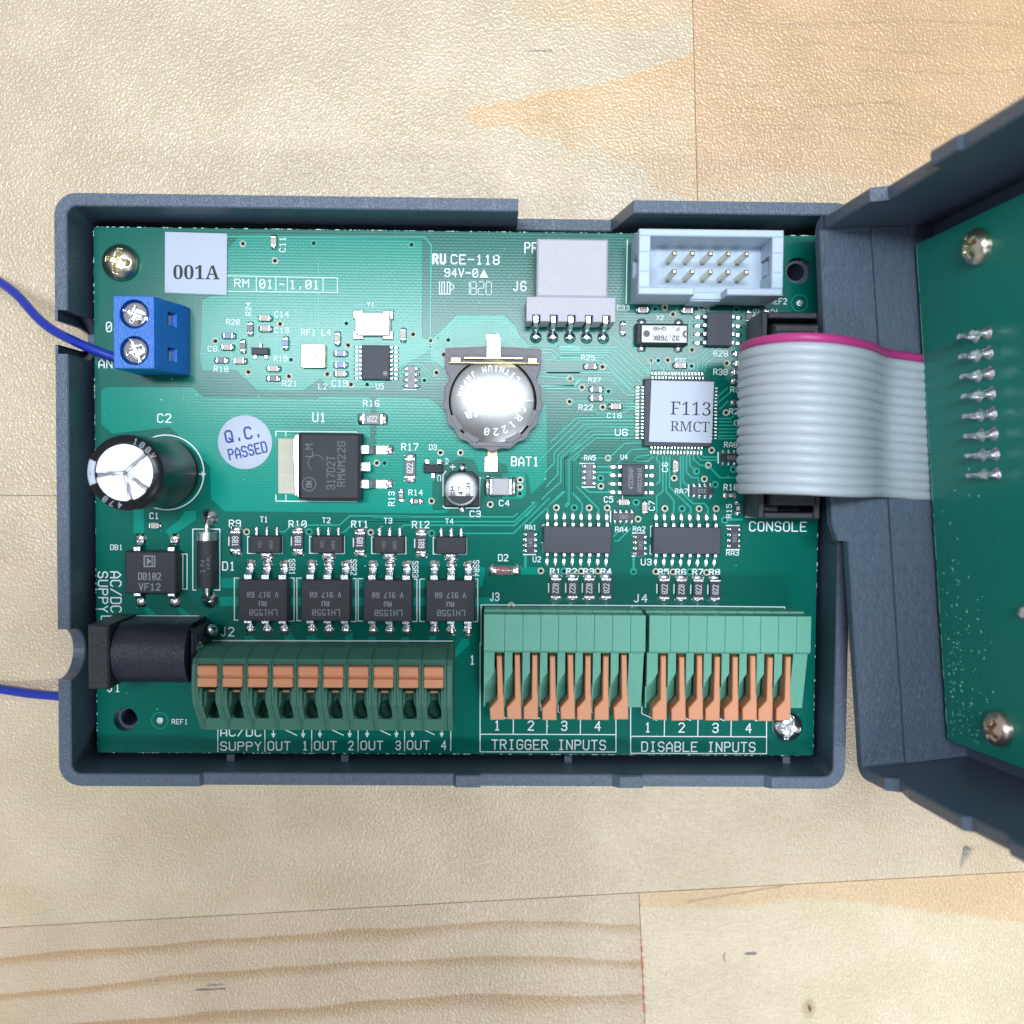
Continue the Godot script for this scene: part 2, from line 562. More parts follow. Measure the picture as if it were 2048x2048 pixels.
func _ready():
	# ---- camera, air, lamp
	var cam := Camera3D.new()
	cam.name = "camera"
	var lens := CameraAttributesPhysical.new()
	lens.frustum_focal_length = 24.05
	lens.exposure_aperture = 15.0
	lens.frustum_focus_distance = 0.153
	lens.frustum_near = 0.01
	lens.frustum_far = 10.0
	cam.attributes = lens
	cam.near = 0.01
	cam.far = 10.0
	cam.transform = Transform3D(Basis(Vector3(0.99983662, 0.01580059, -0.00877899), Vector3(-0.00814681, -0.0396395, -0.99918083).normalized(), Vector3(-0.01613564, 0.99908911, -0.03950429)).orthonormalized(), Vector3(5.472, 167.459, -3.574) * 0.001)
	add_child(cam)
	var we := WorldEnvironment.new()
	we.name = "room_air"
	var env := Environment.new()
	env.background_mode = Environment.BG_COLOR
	env.background_color = Color(0.36, 0.37, 0.385).linear_to_srgb()
	env.tonemap_mode = Environment.TONE_MAPPER_LINEAR
	env.tonemap_exposure = 1.12
	env.sdfgi_enabled = true
	env.ssao_enabled = true
	env.ssil_enabled = true
	we.environment = env
	add_child(we)
	mats.grain_map = noise_map("grain", 256, 0.09, 6.0)
	mats.lamp_glow = mat("lamp_diffuser", Color(0.9, 0.9, 0.9), 0.6)
	mats.lamp_glow.emission_enabled = true
	mats.lamp_glow.emission = Color(0.94, 0.97, 1.0)
	mats.lamp_glow.emission_energy_multiplier = 3.0
	mat("lamp_white", Color(0.8, 0.8, 0.8), 0.5)
	ceiling_lamp("long white ceiling lamp beyond the upper edge of the board", Vector3(25, 1000, -104), 0.9)
	ceiling_lamp("long white ceiling lamp on the side where the phone is held", Vector3(330, 1000, 620), 0.5)

	make_materials()
	# the phone that takes this picture, held just behind the lens: it shades and mirrors
	var phone := Node3D.new()
	phone.name = "smartphone"
	phone.transform = Transform3D(Basis(cam.transform.basis.x * 0.001, cam.transform.basis.y * 0.001, cam.transform.basis.z * 0.001), cam.transform.origin)
	phone.set_meta("label", "dark phone held over the table, taking the picture")
	phone.set_meta("category", "phone")
	add_child(phone)
	one(phone, "body", mats.phone_glass, func(b):
		b.xf = Transform3D(Basis(Vector3.RIGHT, Vector3(0, 0, 1), Vector3(0, -1, 0)), Vector3.ZERO)
		b.box(-62, 8, 1.5, 9.0, -10, 118, 2.0, 2.0))
	table()
	enclosure()
	board_plate()
	copper()
	silkscreen()
	large_components()
	terminals()
	chips()
	small_components()
	cell()
	lid()
	ribbon()
	wires()


func ceiling_lamp(label: String, at: Vector3, energy: float):
	var lamp := thing("ceiling_lamp", label, "lamp", at)
	lamp.set_meta("group", "ceiling lamps over the table")
	one(lamp, "housing", mats.lamp_white, func(b): b.box(-315, 315, 6, 50, -54, 54, 4.0))
	one(lamp, "diffuser_lamp", mats.lamp_glow, func(b): b.box(-308, 308, 0, 6, -49, 49, 1.0, 1.0))
	var glow := AreaLight3D.new()
	glow.name = "lamp_light"
	glow.area_size = Vector2(0.614, 0.098)
	glow.light_color = Color(0.91, 0.96, 1.0)
	glow.light_energy = energy
	glow.area_range = 6.0
	glow.shadow_enabled = true
	glow.transform = Transform3D(Basis(Vector3.RIGHT, Vector3(0, 0, -1), Vector3.UP), (at + ORIGIN) * 0.001 + Vector3(0, -0.002, 0))
	add_child(glow, true)


func make_materials():
	var grain := noise_map("plastic", 256, 0.12, 5.0)
	mats.weave = ImageTexture.create_from_image(weave_normal())
	var casing := mat("slate_plastic", Color(0.098, 0.130, 0.182), 0.34, 0.0, 0.35, 9.0)
	casing.normal_texture = grain
	var scuffed := mat("scuffed_plastic", Color(0.098, 0.130, 0.182), 0.3, 0.0, 0.4, 9.0)
	scuffed.normal_texture = grain
	scuffed.uv1_scale = Vector3(0.35, 0.35, 0.02)
	var wear := FastNoiseLite.new()
	wear.seed = 77
	wear.frequency = 0.02
	wear.fractal_octaves = 5
	var ramp := Gradient.new()
	ramp.offsets = PackedFloat32Array([0.0, 0.45, 0.72, 0.80, 1.0])
	ramp.colors = PackedColorArray([Color(0.84, 0.85, 0.87), Color(0.92, 0.93, 0.94), Color(0.96, 0.97, 0.98), Color(1.0, 1.0, 1.0), Color(1.0, 1.0, 1.0)])
	var worn := NoiseTexture2D.new()
	worn.width = 512
	worn.height = 512
	worn.seamless = true
	worn.noise = wear
	worn.color_ramp = ramp
	for m in [casing, scuffed]:
		m.albedo_texture = worn
	for m in [mat("mask_green", Color(0.0, 0.135, 0.1), 0.19), mat("mask_on_copper", Color(0.0, 0.27, 0.20), 0.18), mat("mask_track", Color(0.03, 0.36, 0.28), 0.18)]:
		m.normal_enabled = true
		m.normal_texture = mats.weave
		m.normal_scale = 0.035
		m.uv1_triplanar = true
		m.uv1_scale = Vector3.ONE / 3.4
		m.metallic_specular = 0.32
	mat("board_edge", Color(0.10, 0.42, 0.33), 0.7)
	mat("fibre", Color(0.55, 0.75, 0.66), 0.8)
	mat("white_print", Color(0.80, 0.88, 0.90), 0.5)
	mat("solder", Color(0.74, 0.75, 0.77), 0.2, 1.0, 0.12, 3.0)
	mat("tin", Color(0.74, 0.75, 0.77), 0.27, 1.0, 0.15, 2.0)
	mat("bright_steel", Color(0.78, 0.79, 0.82), 0.14, 1.0, 0.12, 3.0)
	mat("brass_zinc", Color(0.70, 0.66, 0.50), 0.28, 1.0, 0.15, 2.0)
	mat("gold", Color(0.78, 0.66, 0.36), 0.3, 1.0)
	mat("pin_gold", Color(0.62, 0.52, 0.34), 0.3, 1.0)
	mat("tab_tin", Color(0.66, 0.63, 0.52), 0.42, 1.0, 0.8, 2.5)
	mat("black_epoxy", Color(0.030, 0.033, 0.040), 0.55, 0.0, 0.6, 2.2)
	mat("grey_epoxy", Color(0.055, 0.06, 0.075), 0.5, 0.0, 0.5, 2.2)
	mat("marking_grey", Color(0.23, 0.245, 0.27), 0.6)
	mat("marking_dim", Color(0.12, 0.125, 0.135), 0.6)
	mat("marking_white", Color(0.66, 0.68, 0.70), 0.6)
	mat("resistor_black", Color(0.022, 0.024, 0.035), 0.3)
	mat("ceramic_tan", Color(0.46, 0.40, 0.36), 0.4)
	mat("ceramic_grey", Color(0.34, 0.32, 0.34), 0.3)
	mat("ceramic_blue", Color(0.03, 0.10, 0.33), 0.3)
	mat("ceramic_white", Color(0.7, 0.7, 0.7), 0.5)
	mat("blue_plastic", Color(0.012, 0.14, 0.56), 0.36, 0.0, 0.25, 8.0)
	mat("blue_wire", Color(0.012, 0.035, 0.36), 0.28)
	mat("grey_header", Color(0.5, 0.6, 0.72), 0.45, 0.0, 0.2, 6.0)
	mat("white_nylon", Color(0.50, 0.485, 0.54), 0.5, 0.0, 0.3, 5.0)
	mat("black_plastic", Color(0.020, 0.022, 0.028), 0.42, 0.0, 0.5, 5.0)
	mat("jack_plastic", Color(0.018, 0.022, 0.038), 0.34, 0.0, 0.5, 6.0)
	mat("holder_grey", Color(0.23, 0.22, 0.24), 0.6, 0.0, 0.7, 4.0)
	mat("dark_green_plastic", Color(0.06, 0.2, 0.145), 0.5, 0.0, 0.6, 6.0)
	mat("light_green_plastic", Color(0.135, 0.42, 0.31), 0.45, 0.0, 0.4, 6.0)
	mat("orange_plastic", Color(0.74, 0.31, 0.16), 0.45, 0.0, 0.3, 5.0)
	mat("label_paper", Color(0.52, 0.565, 0.68), 0.6, 0.0, 0.15, 6.0)
	mat("print_black", Color(0.02, 0.02, 0.025), 0.6)
	mat("print_blue", Color(0.02, 0.06, 0.30), 0.6)
	mat("sleeve_black", Color(0.010, 0.011, 0.013), 0.28, 0.0, 0.05, 8.0, 0.36)
	mat("sleeve_print", Color(0.28, 0.32, 0.38), 0.3)
	mat("aluminium", Color(0.58, 0.58, 0.61), 0.42, 1.0, 0.15, 3.0)
	mat("cell_steel", Color(0.33, 0.33, 0.325), 0.3, 1.0, 0.04, 5.0)
	mat("cell_print", Color(0.75, 0.76, 0.77), 0.5, 0.3)
	mat("ribbon_grey", Color(0.47, 0.51, 0.56), 0.4)
	mat("ribbon_pink", Color(0.50, 0.04, 0.22), 0.4)
	mat("diode_red", Color(0.30, 0.03, 0.03), 0.12)
	var under := mat("lid_mask", Color(0.0, 0.21, 0.16), 0.3)
	under.normal_enabled = true
	under.normal_texture = mats.grain_map
	under.normal_scale = 0.15
	under.uv1_triplanar = true
	under.uv1_scale = Vector3.ONE / 8.0
	mat("copper_screw", Color(0.72, 0.56, 0.46), 0.3, 1.0)
	mat("flux", Color(0.10, 0.36, 0.30), 0.2)
	mat("dull_metal", Color(0.42, 0.42, 0.46), 0.5, 1.0)
	mat("phone_glass", Color(0.02, 0.02, 0.024), 0.3)
	mat("hole_shade_paint", Color(0.006, 0.008, 0.008), 0.8)  # near-black paint for the shade inside the via holes
	var glass := mat("diode_glass", Color(1, 1, 1), 0.03)
	glass.albedo_color.a = 0.12
	glass.transparency = BaseMaterial3D.TRANSPARENCY_ALPHA


func weave_normal() -> Image:
	var im := weave_picture()
	im.bump_map_to_normal_map(5.0)
	return im


func table():
	var wood := StandardMaterial3D.new()
	wood.resource_name = "varnished_pine"
	wood.albedo_texture = ImageTexture.create_from_image(wood_picture(1280, -32.0, -52.0, 200.0))
	wood.roughness = 0.34
	wood.metallic_specular = 0.66
	wood.normal_enabled = true
	wood.normal_texture = noise_map("varnish", 2048, 0.17, 5.0, 3)
	wood.normal_scale = 0.3
	wood.clearcoat_enabled = false
	# a mesh whose uv is its place on the table
	var top := Node3D.new()
	top.name = "table_top"
	top.set_meta("kind", "structure")
	top.transform = Transform3D(Basis.from_scale(Vector3.ONE * 0.001), ORIGIN * 0.001)
	add_child(top)
	var y := -14.0
	var planks := [
		[Vector2(-420, -400), Vector2(75.63, -400), Vector2(93.75, 40), Vector2(-420, 40)],
		[Vector2(75.69, -400), Vector2(500, -400), Vector2(500, 40), Vector2(93.81, 40)],
		[Vector2(-420, 40.06), Vector2(500, 40.06), Vector2(500, 81.12), Vector2(-420, 134.2)],
		[Vector2(-420, 134.26), Vector2(83.78, 105.2), Vector2(101.2, 400), Vector2(-420, 400)],
		[Vector2(83.84, 105.2), Vector2(500, 81.18), Vector2(500, 400), Vector2(101.26, 400)],
	]
	for p in planks:
		var b := MB.new()
		b.prism(p, y - 18.0, y, 0.05)
		var m: ArrayMesh = b.done()
		var arrays := m.surface_get_arrays(0)
		var uv := PackedVector2Array()
		var uv2 := PackedVector2Array()
		for q in arrays[Mesh.ARRAY_VERTEX]:
			uv.append(Vector2((q.x + 32.0) / 200.0, (q.z + 52.0) / 200.0))
		arrays[Mesh.ARRAY_TEX_UV] = uv
		var tang := PackedFloat32Array()
		for q in uv:
			tang.append_array([1.0, 0.0, 0.0, 1.0])
		arrays[Mesh.ARRAY_TANGENT] = tang
		var out := ArrayMesh.new()
		out.add_surface_from_arrays(Mesh.PRIMITIVE_TRIANGLES, arrays)
		put(top, "plank", out, wood)


func enclosure():
	var at := Vector3(54, -14, 39)
	var box := thing("open_enclosure", "grey plastic box lying open on the wood, holding the large circuit board", "enclosure", at)
	var h := 7.0
	var lo := 6.2
	var wall := func(b, t0: float, t1: float, faces: int, wide: Array):
		b.xf.origin = -at
		b.rim(-2.81, 110.55, -3.1, 81.1, t0, t1, 3.2, -14.0,
			[[0.4, h], [62.37, h], [62.37, -4.4], [76.68, -4.4], [76.88, -3.6], [78.71, h], [107.3, h]],
			[[0.2, h], [77.8, h]],
			[[107.3, h], [99.83, h], [98.88, lo], [81.15, lo], [81.15, h], [77.82, h], [76.73, lo], [57.64, lo], [57.64, h], [54.11, h], [53.68, lo], [17.63, lo], [17.27, h], [0.4, h]],
			[[77.8, h]] + jack_cut(h) + [[wide[1], h], [wide[1], -1.0], [(wide[0] + wide[1]) / 2.0 + 1.2, -4.6], [(wide[0] + wide[1]) / 2.0 - 1.2, -4.6], [wide[0], -1.0], [wide[0], h], [0.2, h]], faces)
	one(box, "wall", mats.slate_plastic, func(b):
		wall.call(b, 0.45, 1.85, 2, [13.27, 19.44])
		wall.call(b, 0.0, 0.45, 1, [14.75, 18.11]))
	one(box, "floor", mats.slate_plastic, func(b):
		b.xf.origin = -at
		b.box(-1.0, 108.6, -13.95, -11.8, -1.3, 79.3))
	for q in [[20.0, 78.7], [37.10, 78.51], [70.75, 78.36], [103.87, 78.22]]:
		one(box, "rib", mats.slate_plastic, func(b):
			b.xf.origin = -at
			b.box(q[0] - 0.6, q[0] + 0.6, -11.8, 0.3, 78.25, 79.4, 0.1))
	for q in [[3.63, 4.95], [104.16, 73.77], [4.24, 73.12], [104.32, 5.07]]:
		one(box, "post", mats.slate_plastic, func(b): b.lathe([[3.2, -11.9], [3.0, -1.7], [1.3, -1.65], [1.2, -9.0], [0.0, -9.0]], 28, Vector3(q[0], 0, q[1]) - at))


func jack_cut(h: float) -> Array:
	var a := 65.74
	var b := 58.49
	var out := [[a, h]]
	for k in 17:
		var t := PI * k / 16.0
		out.append([(a + b) / 2.0 + cos(t) * (a - b) / 2.0, h - 0.7 - sin(t) * 4.6])
	out.append([b, h])
	return out


func board_plate():
	board = thing("circuit_board", "green main circuit board full of chips and terminal blocks, screwed inside the grey box", "circuit board", Vector3.ZERO)
	# outline with two open mounting holes, each joined to an edge by a hairline
	var p := [Vector2(0.3, 0), Vector2(107.7, 0), Vector2(108, 0.3)]
	var hole := func(c: Vector2, r: float, a0: float):
		for k in 37:
			var a := a0 - TAU * k / 36.0 * 0.9995
			p.append(c + Vector2(cos(a), sin(a)) * r)
	var h1 := Vector2(104.32, 5.14)
	p.append(Vector2(108, h1.y - 0.002))
	hole.call(h1, 1.95, -0.001)
	p.append(Vector2(108, h1.y + 0.002))
	p.append_array([Vector2(108, 77.8), Vector2(107.7, 78.13)])
	var h2 := Vector2(4.24, 73.12)
	p.append(Vector2(h2.x + 0.002, 78.13))
	hole.call(h2, 1.78, PI / 2.0 - 0.001)
	p.append(Vector2(h2.x - 0.002, 78.13))
	p.append_array([Vector2(0.3, 78.13), Vector2(0, 77.8), Vector2(0, 0.3)])
	one(board, "board_plate", mats.mask_green, func(b): b.prism(p, -1.6, 0.0, 0.02, 0.0, true))
	var dust := RandomNumberGenerator.new()
	dust.seed = 50
	one(board, "dust", mats.fibre, func(b):
		for k in 150:
			var c := Vector2(dust.randf_range(1.0, 107.0), dust.randf_range(1.0, 77.0))
			var r := 0.04 + 0.09 * pow(dust.randf(), 3.0)
			var a := dust.randf() * TAU
			b.prism([c + Vector2(cos(a), sin(a)) * r, c + Vector2(cos(a + 2.2), sin(a + 2.2)) * r, c + Vector2(cos(a + 4.0), sin(a + 4.0)) * r * 1.6], 0.0, 0.09, 0.0), true)
	# frayed glass fibre along the cut edges
	var rng := RandomNumberGenerator.new()
	rng.seed = 12
	one(board, "frayed_edge", mats.fibre, func(b):
		for k in 420:
			var side: int = [0, 0, 0, 1, 1, 2, 3][rng.randi() % 7]
			var t := rng.randf()
			var l := rng.randf_range(0.05, 0.45)
			var w := rng.randf_range(0.03, 0.16)
			var c := Vector2(t * 107.0 + 0.5, 0.0 if side == 0 else 78.13) if side < 2 else Vector2(0.0 if side == 2 else 108.0, t * 77.0 + 0.5)
			var q := rect(c.x, c.y, l, w) if side < 2 else rect(c.x, c.y, w, l)
			b.prism(q, -0.4, rng.randf_range(0.005, 0.04), 0.01), true)


func copper():
	var pours := [
		[19.70, 2.92, 21.54, 0.93, 23.67, 0.83, 48.35, 1.40, 48.43, 15.45, 49.70, 16.76, 49.70, 17.50, 45.11, 20.14, 42.90, 22.38, 40.82, 23.44, 34.75, 23.50, 33.34, 21.96, 30.82, 23.76, 24.01, 23.83, 20.84, 20.83, 18.48, 20.93, 15.82, 20.96, 15.53, 19.49, 15.86, 10.51, 17.04, 9.91, 19.68, 9.74],
		[0.93, 24.13, 1.67, 23.46, 14.64, 23.41, 16.11, 24.79, 32.82, 24.85, 33.27, 24.48, 40.31, 24.41, 40.83, 24.77, 40.85, 31.53, 41.60, 31.52, 41.57, 24.76, 42.02, 24.46, 49.59, 24.68, 52.58, 27.10, 64.51, 26.99, 67.03, 25.18, 67.14, 36.51, 64.77, 38.92, 64.30, 36.09, 63.84, 35.64, 61.30, 35.66, 60.99, 34.47, 60.09, 34.18, 58.97, 34.19, 58.01, 35.62, 56.97, 35.63, 56.21, 33.77, 54.49, 33.41, 52.63, 34.17, 51.14, 34.19, 51.15, 36.05, 50.04, 37.18, 50.06, 41.29, 52.67, 41.27, 51.93, 41.80, 19.10, 41.77, 17.10, 39.92, 16.96, 35.09, 15.93, 34.13, 11.07, 29.36, 2.51, 30.40, 0.89, 28.93],
		[49.40, 16.18, 53.53, 12.29, 60.50, 12.22, 62.15, 13.82, 63.21, 15.88, 65.17, 17.71, 65.19, 20.30, 52.54, 20.43, 49.71, 19.13],
		[60.40, 35.67, 63.84, 35.64, 64.00, 36.31, 64.02, 38.93, 63.43, 39.53, 60.44, 39.56],
		[5.62, 40.91, 7.17, 40.90, 7.15, 45.07, 5.59, 45.08], [12.34, 43.09, 13.24, 41.74, 14.87, 41.73, 14.86, 43.07, 11.00, 45.71, 10.26, 44.75],
		[18.40, 51.72, 53.49, 51.62, 53.50, 53.12, 18.40, 53.22], [18.40, 54.49, 59.14, 54.37, 60.57, 55.64, 55.77, 55.67, 18.39, 55.92],
		[7.01, 56.30, 7.98, 56.29, 9.46, 57.93, 7.97, 57.94], [11.92, 56.26, 12.89, 56.26, 14.81, 58.05, 13.18, 58.06],
		[56.47, 49.79, 57.97, 49.78, 57.98, 50.98, 57.69, 51.74, 57.70, 52.64, 56.50, 53.25],
		[63.37, 49.74, 66.38, 49.72, 66.39, 50.92, 63.38, 50.95],
		[54.60, 60.66, 55.73, 60.65, 55.73, 61.56, 53.12, 64.00, 53.11, 62.79], [21.96, 60.41, 23.23, 60.40, 24.35, 61.45, 22.11, 61.46], [27.78, 59.62, 28.68, 59.62, 30.18, 61.42, 28.08, 61.43], [31.22, 60.35, 32.57, 60.34, 33.62, 61.39, 31.52, 61.41], [37.05, 60.17, 38.25, 59.71, 38.26, 61.37, 37.06, 61.37], [40.50, 60.45, 41.62, 60.44, 41.63, 61.35, 40.50, 61.35], [45.44, 60.42, 46.64, 60.41, 46.65, 61.31, 45.30, 61.32], [49.64, 60.24, 50.77, 60.23, 50.78, 61.29, 49.65, 61.30],
		[107.44, 0.60, 107.82, 0.60, 107.83, 1.04, 107.45, 1.05],
	]
	for q in pours:
		one(board, "copper_pour", mats.mask_on_copper, func(b): b.prism(V(q), 0.0, 0.035, 0.04))
	var fine := 0.25
	var tracks := [
		# bundle from the square chip to the lower left
		[[80.19, 27.15, 78.64, 27.09, 71.37, 27.39, 67.54, 31.05], fine], [[80.20, 27.69, 71.99, 27.77, 67.55, 32.13, 65.86, 33.85], fine], [[80.21, 28.19, 72.62, 28.30, 68.17, 32.59, 68.19, 34.14, 66.65, 35.70], fine],
		[[80.21, 28.65, 73.08, 28.72, 68.72, 33.05, 68.75, 35.83, 66.98, 37.71], fine], [[80.22, 29.20, 73.63, 29.30, 69.19, 33.35, 69.22, 36.91, 67.15, 38.79, 63.93, 42.23], fine], [[80.23, 29.73, 74.03, 29.79, 69.73, 33.50, 69.78, 38.46, 67.63, 40.33, 63.94, 43.93], fine], [[80.23, 30.29, 74.34, 30.34, 70.43, 33.65, 70.50, 40.16, 69.96, 40.78, 69.98, 41.87], fine],
		[[72.21, 33.33, 71.59, 33.80, 71.64, 37.67, 74.94, 40.90, 74.95, 41.83], fine], [[70.90, 33.80, 70.95, 38.60, 72.44, 40.14, 72.46, 41.85], fine],
		[[81.33, 30.92, 78.69, 31.10, 76.39, 33.29, 72.21, 33.33], fine], [[82.12, 31.84, 79.79, 32.02, 79.03, 32.72, 77.65, 34.13], fine], [[82.44, 32.77, 80.74, 33.02, 79.97, 33.72], fine], [[83.07, 32.92, 82.30, 33.70, 80.44, 33.79], fine],
		[[74.39, 34.62, 76.88, 34.60], 0.3], [[74.40, 35.44, 76.89, 35.42], 0.3], [[72.57, 37.66, 73.51, 38.42, 76.77, 38.40], 0.3],
		[[83.53, 32.91, 83.54, 33.53, 84.01, 33.99, 84.05, 36.78, 83.28, 37.26], fine], [[84.46, 32.91, 84.54, 38.18, 83.62, 38.96, 83.66, 41.76], fine], [[84.93, 32.90, 85.01, 38.17, 86.20, 39.56, 86.23, 41.74], fine],
		[[85.47, 32.90, 85.54, 37.55, 88.78, 40.63, 88.80, 41.71], fine], [[87.11, 32.88, 87.19, 38.15, 89.08, 40.00, 90.80, 39.99, 91.35, 40.60, 91.37, 41.69], fine], [[87.49, 32.88, 87.55, 36.75, 88.42, 37.52], fine],
		[[88.01, 32.87, 88.05, 35.35, 88.87, 36.12, 89.80, 36.11, 89.97, 36.89], fine], [[88.50, 32.72, 88.53, 34.26, 89.48, 35.19], fine], [[89.05, 32.71, 89.06, 33.33, 90.08, 34.25, 91.33, 34.32, 93.07, 36.09, 95.56, 36.06], fine], [[89.51, 32.71, 90.23, 33.47, 92.72, 33.45], fine], [[90.06, 32.62, 90.69, 33.01, 92.71, 32.99], fine],
		# right of the square chip
		[[92.25, 24.33, 92.86, 23.71, 94.09, 22.62], fine], [[92.27, 25.34, 92.88, 24.64, 94.72, 23.08, 95.96, 22.91], fine], [[92.28, 25.75, 93.05, 25.75, 94.12, 24.62], fine], [[92.30, 27.27, 94.48, 27.25, 95.09, 26.78], fine], [[92.31, 27.73, 94.80, 27.71], fine], [[92.32, 28.27, 96.05, 28.24], fine], [[92.33, 28.81, 96.22, 28.78], fine], [[92.34, 29.31, 96.22, 29.27], fine], [[92.34, 29.82, 96.23, 29.78], fine], [[92.35, 30.23, 96.24, 30.20], fine],
		# upper left of the square chip
		[[68.88, 16.90, 77.22, 16.81, 82.38, 20.91], fine], [[68.89, 17.33, 76.91, 17.22, 81.77, 21.53], fine], [[68.89, 17.67, 76.30, 17.59, 81.16, 22.15], fine], [[68.89, 18.05, 75.84, 17.98, 80.07, 21.85], fine], [[68.90, 18.44, 75.38, 18.37, 79.77, 22.47], fine], [[64.58, 18.79, 75.08, 18.75, 79.62, 23.09], fine],
		[[66.91, 20.68, 76.65, 20.58, 79.62, 23.40, 80.40, 23.39], fine], [[70.94, 21.64, 76.66, 21.58, 78.86, 23.87, 80.40, 23.85], fine], [[66.93, 22.60, 70.95, 22.56, 71.71, 21.71], fine], [[66.94, 23.06, 72.04, 22.93], fine], [[70.67, 24.95, 73.14, 24.92], fine], [[75.61, 24.67, 77.63, 24.65, 78.88, 25.56, 80.43, 25.55], fine], [[74.08, 25.76, 74.56, 26.68, 77.34, 26.73, 78.58, 26.49, 79.50, 25.79, 80.43, 26.01], fine], [[78.26, 25.57, 78.87, 25.10, 80.42, 25.08], fine],
		[[78.75, 15.72, 82.35, 18.76, 82.37, 20.45], fine], [[76.58, 15.29, 81.90, 19.99, 82.38, 20.91], fine], [[83.28, 19.21, 84.38, 19.96, 84.54, 20.58], fine], [[84.98, 19.19, 85.31, 20.57], fine], [[91.76, 16.81, 89.47, 18.83, 89.50, 20.37], fine], [[92.54, 16.80, 90.25, 18.83, 90.12, 20.37], fine], [[93.47, 16.95, 90.72, 19.13, 90.58, 20.36], fine], [[91.14, 16.66, 89.15, 18.22, 85.90, 18.41], fine],
		[[88.75, 12.24, 88.14, 13.01, 88.31, 13.78], fine], [[88.95, 15.46, 88.18, 15.78, 87.89, 17.01], fine], [[95.02, 16.93, 95.04, 17.70], fine],
		# round the timing chip towards the cell
		[[45.05, 17.31, 45.51, 16.92, 50.12, 16.87, 50.73, 16.26, 50.73, 15.57, 53.47, 12.48, 60.54, 12.40, 62.40, 14.22, 62.56, 15.13, 64.12, 16.72, 71.86, 16.72], fine], [[45.06, 18.07, 45.82, 17.38, 50.27, 17.33, 51.19, 16.48], fine], [[45.06, 18.69, 45.82, 17.99, 50.43, 17.94], fine], [[45.06, 19.38, 45.98, 18.45, 50.43, 18.40, 51.98, 19.99], fine], [[45.06, 19.91, 46.21, 18.83, 50.28, 18.78, 51.68, 20.30], fine], [[45.07, 20.52, 46.44, 19.21, 49.82, 19.17, 50.75, 20.46], fine],
		[[45.07, 21.06, 46.75, 19.59, 48.29, 19.65, 50.45, 21.77, 51.99, 21.75], fine], [[45.07, 21.60, 47.22, 19.97, 47.98, 20.03, 49.84, 21.85], fine], [[46.12, 16.08, 49.50, 16.04], fine], [[50.42, 16.03, 53.63, 12.79, 60.31, 12.71, 62.10, 14.53, 62.10, 15.44, 63.81, 17.11], fine], [[52.19, 15.70, 52.18, 14.94, 53.94, 13.16, 60.16, 13.09, 61.64, 14.61, 61.65, 15.68, 63.20, 17.19], fine],
		[[66.13, 17.70, 67.52, 17.68, 68.30, 18.67, 71.88, 18.63], fine], [[66.13, 17.24, 67.67, 17.22, 68.60, 18.13, 71.88, 18.10], fine], [[68.12, 16.14, 68.90, 17.13, 71.86, 17.10], fine], [[65.54, 20.70, 71.91, 20.63], fine], [[65.70, 21.23, 70.49, 21.41], fine], [[66.18, 22.76, 71.12, 22.56, 71.92, 21.78], fine],
		[[19.53, 1.18, 48.65, 0.90, 49.65, 2.02, 49.58, 15.89], 0.3],
		# relay drive lines above the relays
		[[41.30, 42.38, 62.19, 42.21, 62.80, 41.66], fine], [[39.92, 43.09, 62.35, 42.94, 65.42, 39.94], fine], [[45.02, 44.44, 45.79, 43.58, 62.35, 43.50, 66.35, 39.62], fine], [[54.61, 44.76, 62.21, 44.70, 67.59, 39.30], fine], [[27.01, 44.74, 28.01, 44.73, 29.09, 43.72, 36.18, 43.66, 37.72, 42.26, 46.71, 42.26], fine], [[36.34, 44.74, 36.96, 44.66, 38.49, 43.07, 46.71, 43.03], fine],
		[[67.30, 41.63, 67.29, 40.54, 69.75, 38.20, 69.70, 33.55, 72.03, 31.21], fine], [[69.94, 41.61, 69.93, 40.37, 70.39, 39.90, 70.32, 33.86], fine], [[72.04, 32.76, 70.94, 33.85, 70.99, 38.50, 72.12, 39.57], fine], [[72.05, 33.38, 71.64, 33.84, 71.68, 37.56], fine],
		[[64.02, 47.93, 64.04, 49.80], 0.45], [[54.56, 36.45, 59.20, 36.41], 0.2],
		[[15.54, 18.39, 16.68, 18.45, 17.21, 19.13, 18.59, 19.35], 0.3], [[15.54, 18.84, 16.45, 18.91, 17.06, 19.44], 0.25], [[17.98, 18.67, 19.20, 18.58, 20.12, 18.19, 20.42, 18.95], 0.22], [[19.97, 14.99, 20.73, 15.13, 21.04, 15.89, 22.87, 16.02], 0.22], [[24.55, 15.24, 24.09, 16.01, 24.40, 16.92], 0.22], [[25.01, 16.15, 27.76, 16.12], 0.3], [[28.83, 16.87, 30.21, 17.01], 0.3], [[28.98, 17.63, 30.21, 17.54], 0.25], [[34.19, 19.72, 35.42, 19.71], 0.25], [[36.95, 18.16, 38.17, 19.22, 38.48, 19.21], 0.25], [[33.02, 4.80, 33.11, 16.67], 0.3], [[25.62, 18.59, 25.54, 19.96], 0.25],
		[[68.67, 54.84, 68.05, 55.63], 0.4], [[71.16, 54.82, 70.54, 55.61], 0.4], [[73.65, 54.81, 73.27, 55.59], 0.4], [[76.22, 54.79, 76.23, 55.57], 0.4], [[85.00, 54.73, 85.01, 55.51], 0.4], [[87.58, 54.71, 87.59, 55.50], 0.4], [[90.05, 54.70, 90.06, 55.48], 0.4], [[92.55, 54.68, 93.03, 55.46], 0.4], [[80.27, 48.05, 80.30, 50.23], 0.4],
		[[77.17, 45.07, 78.85, 43.35], fine], [[77.33, 45.70, 77.95, 45.69, 79.79, 43.81], fine], [[94.11, 42.37, 96.61, 42.35], 0.35],
	]
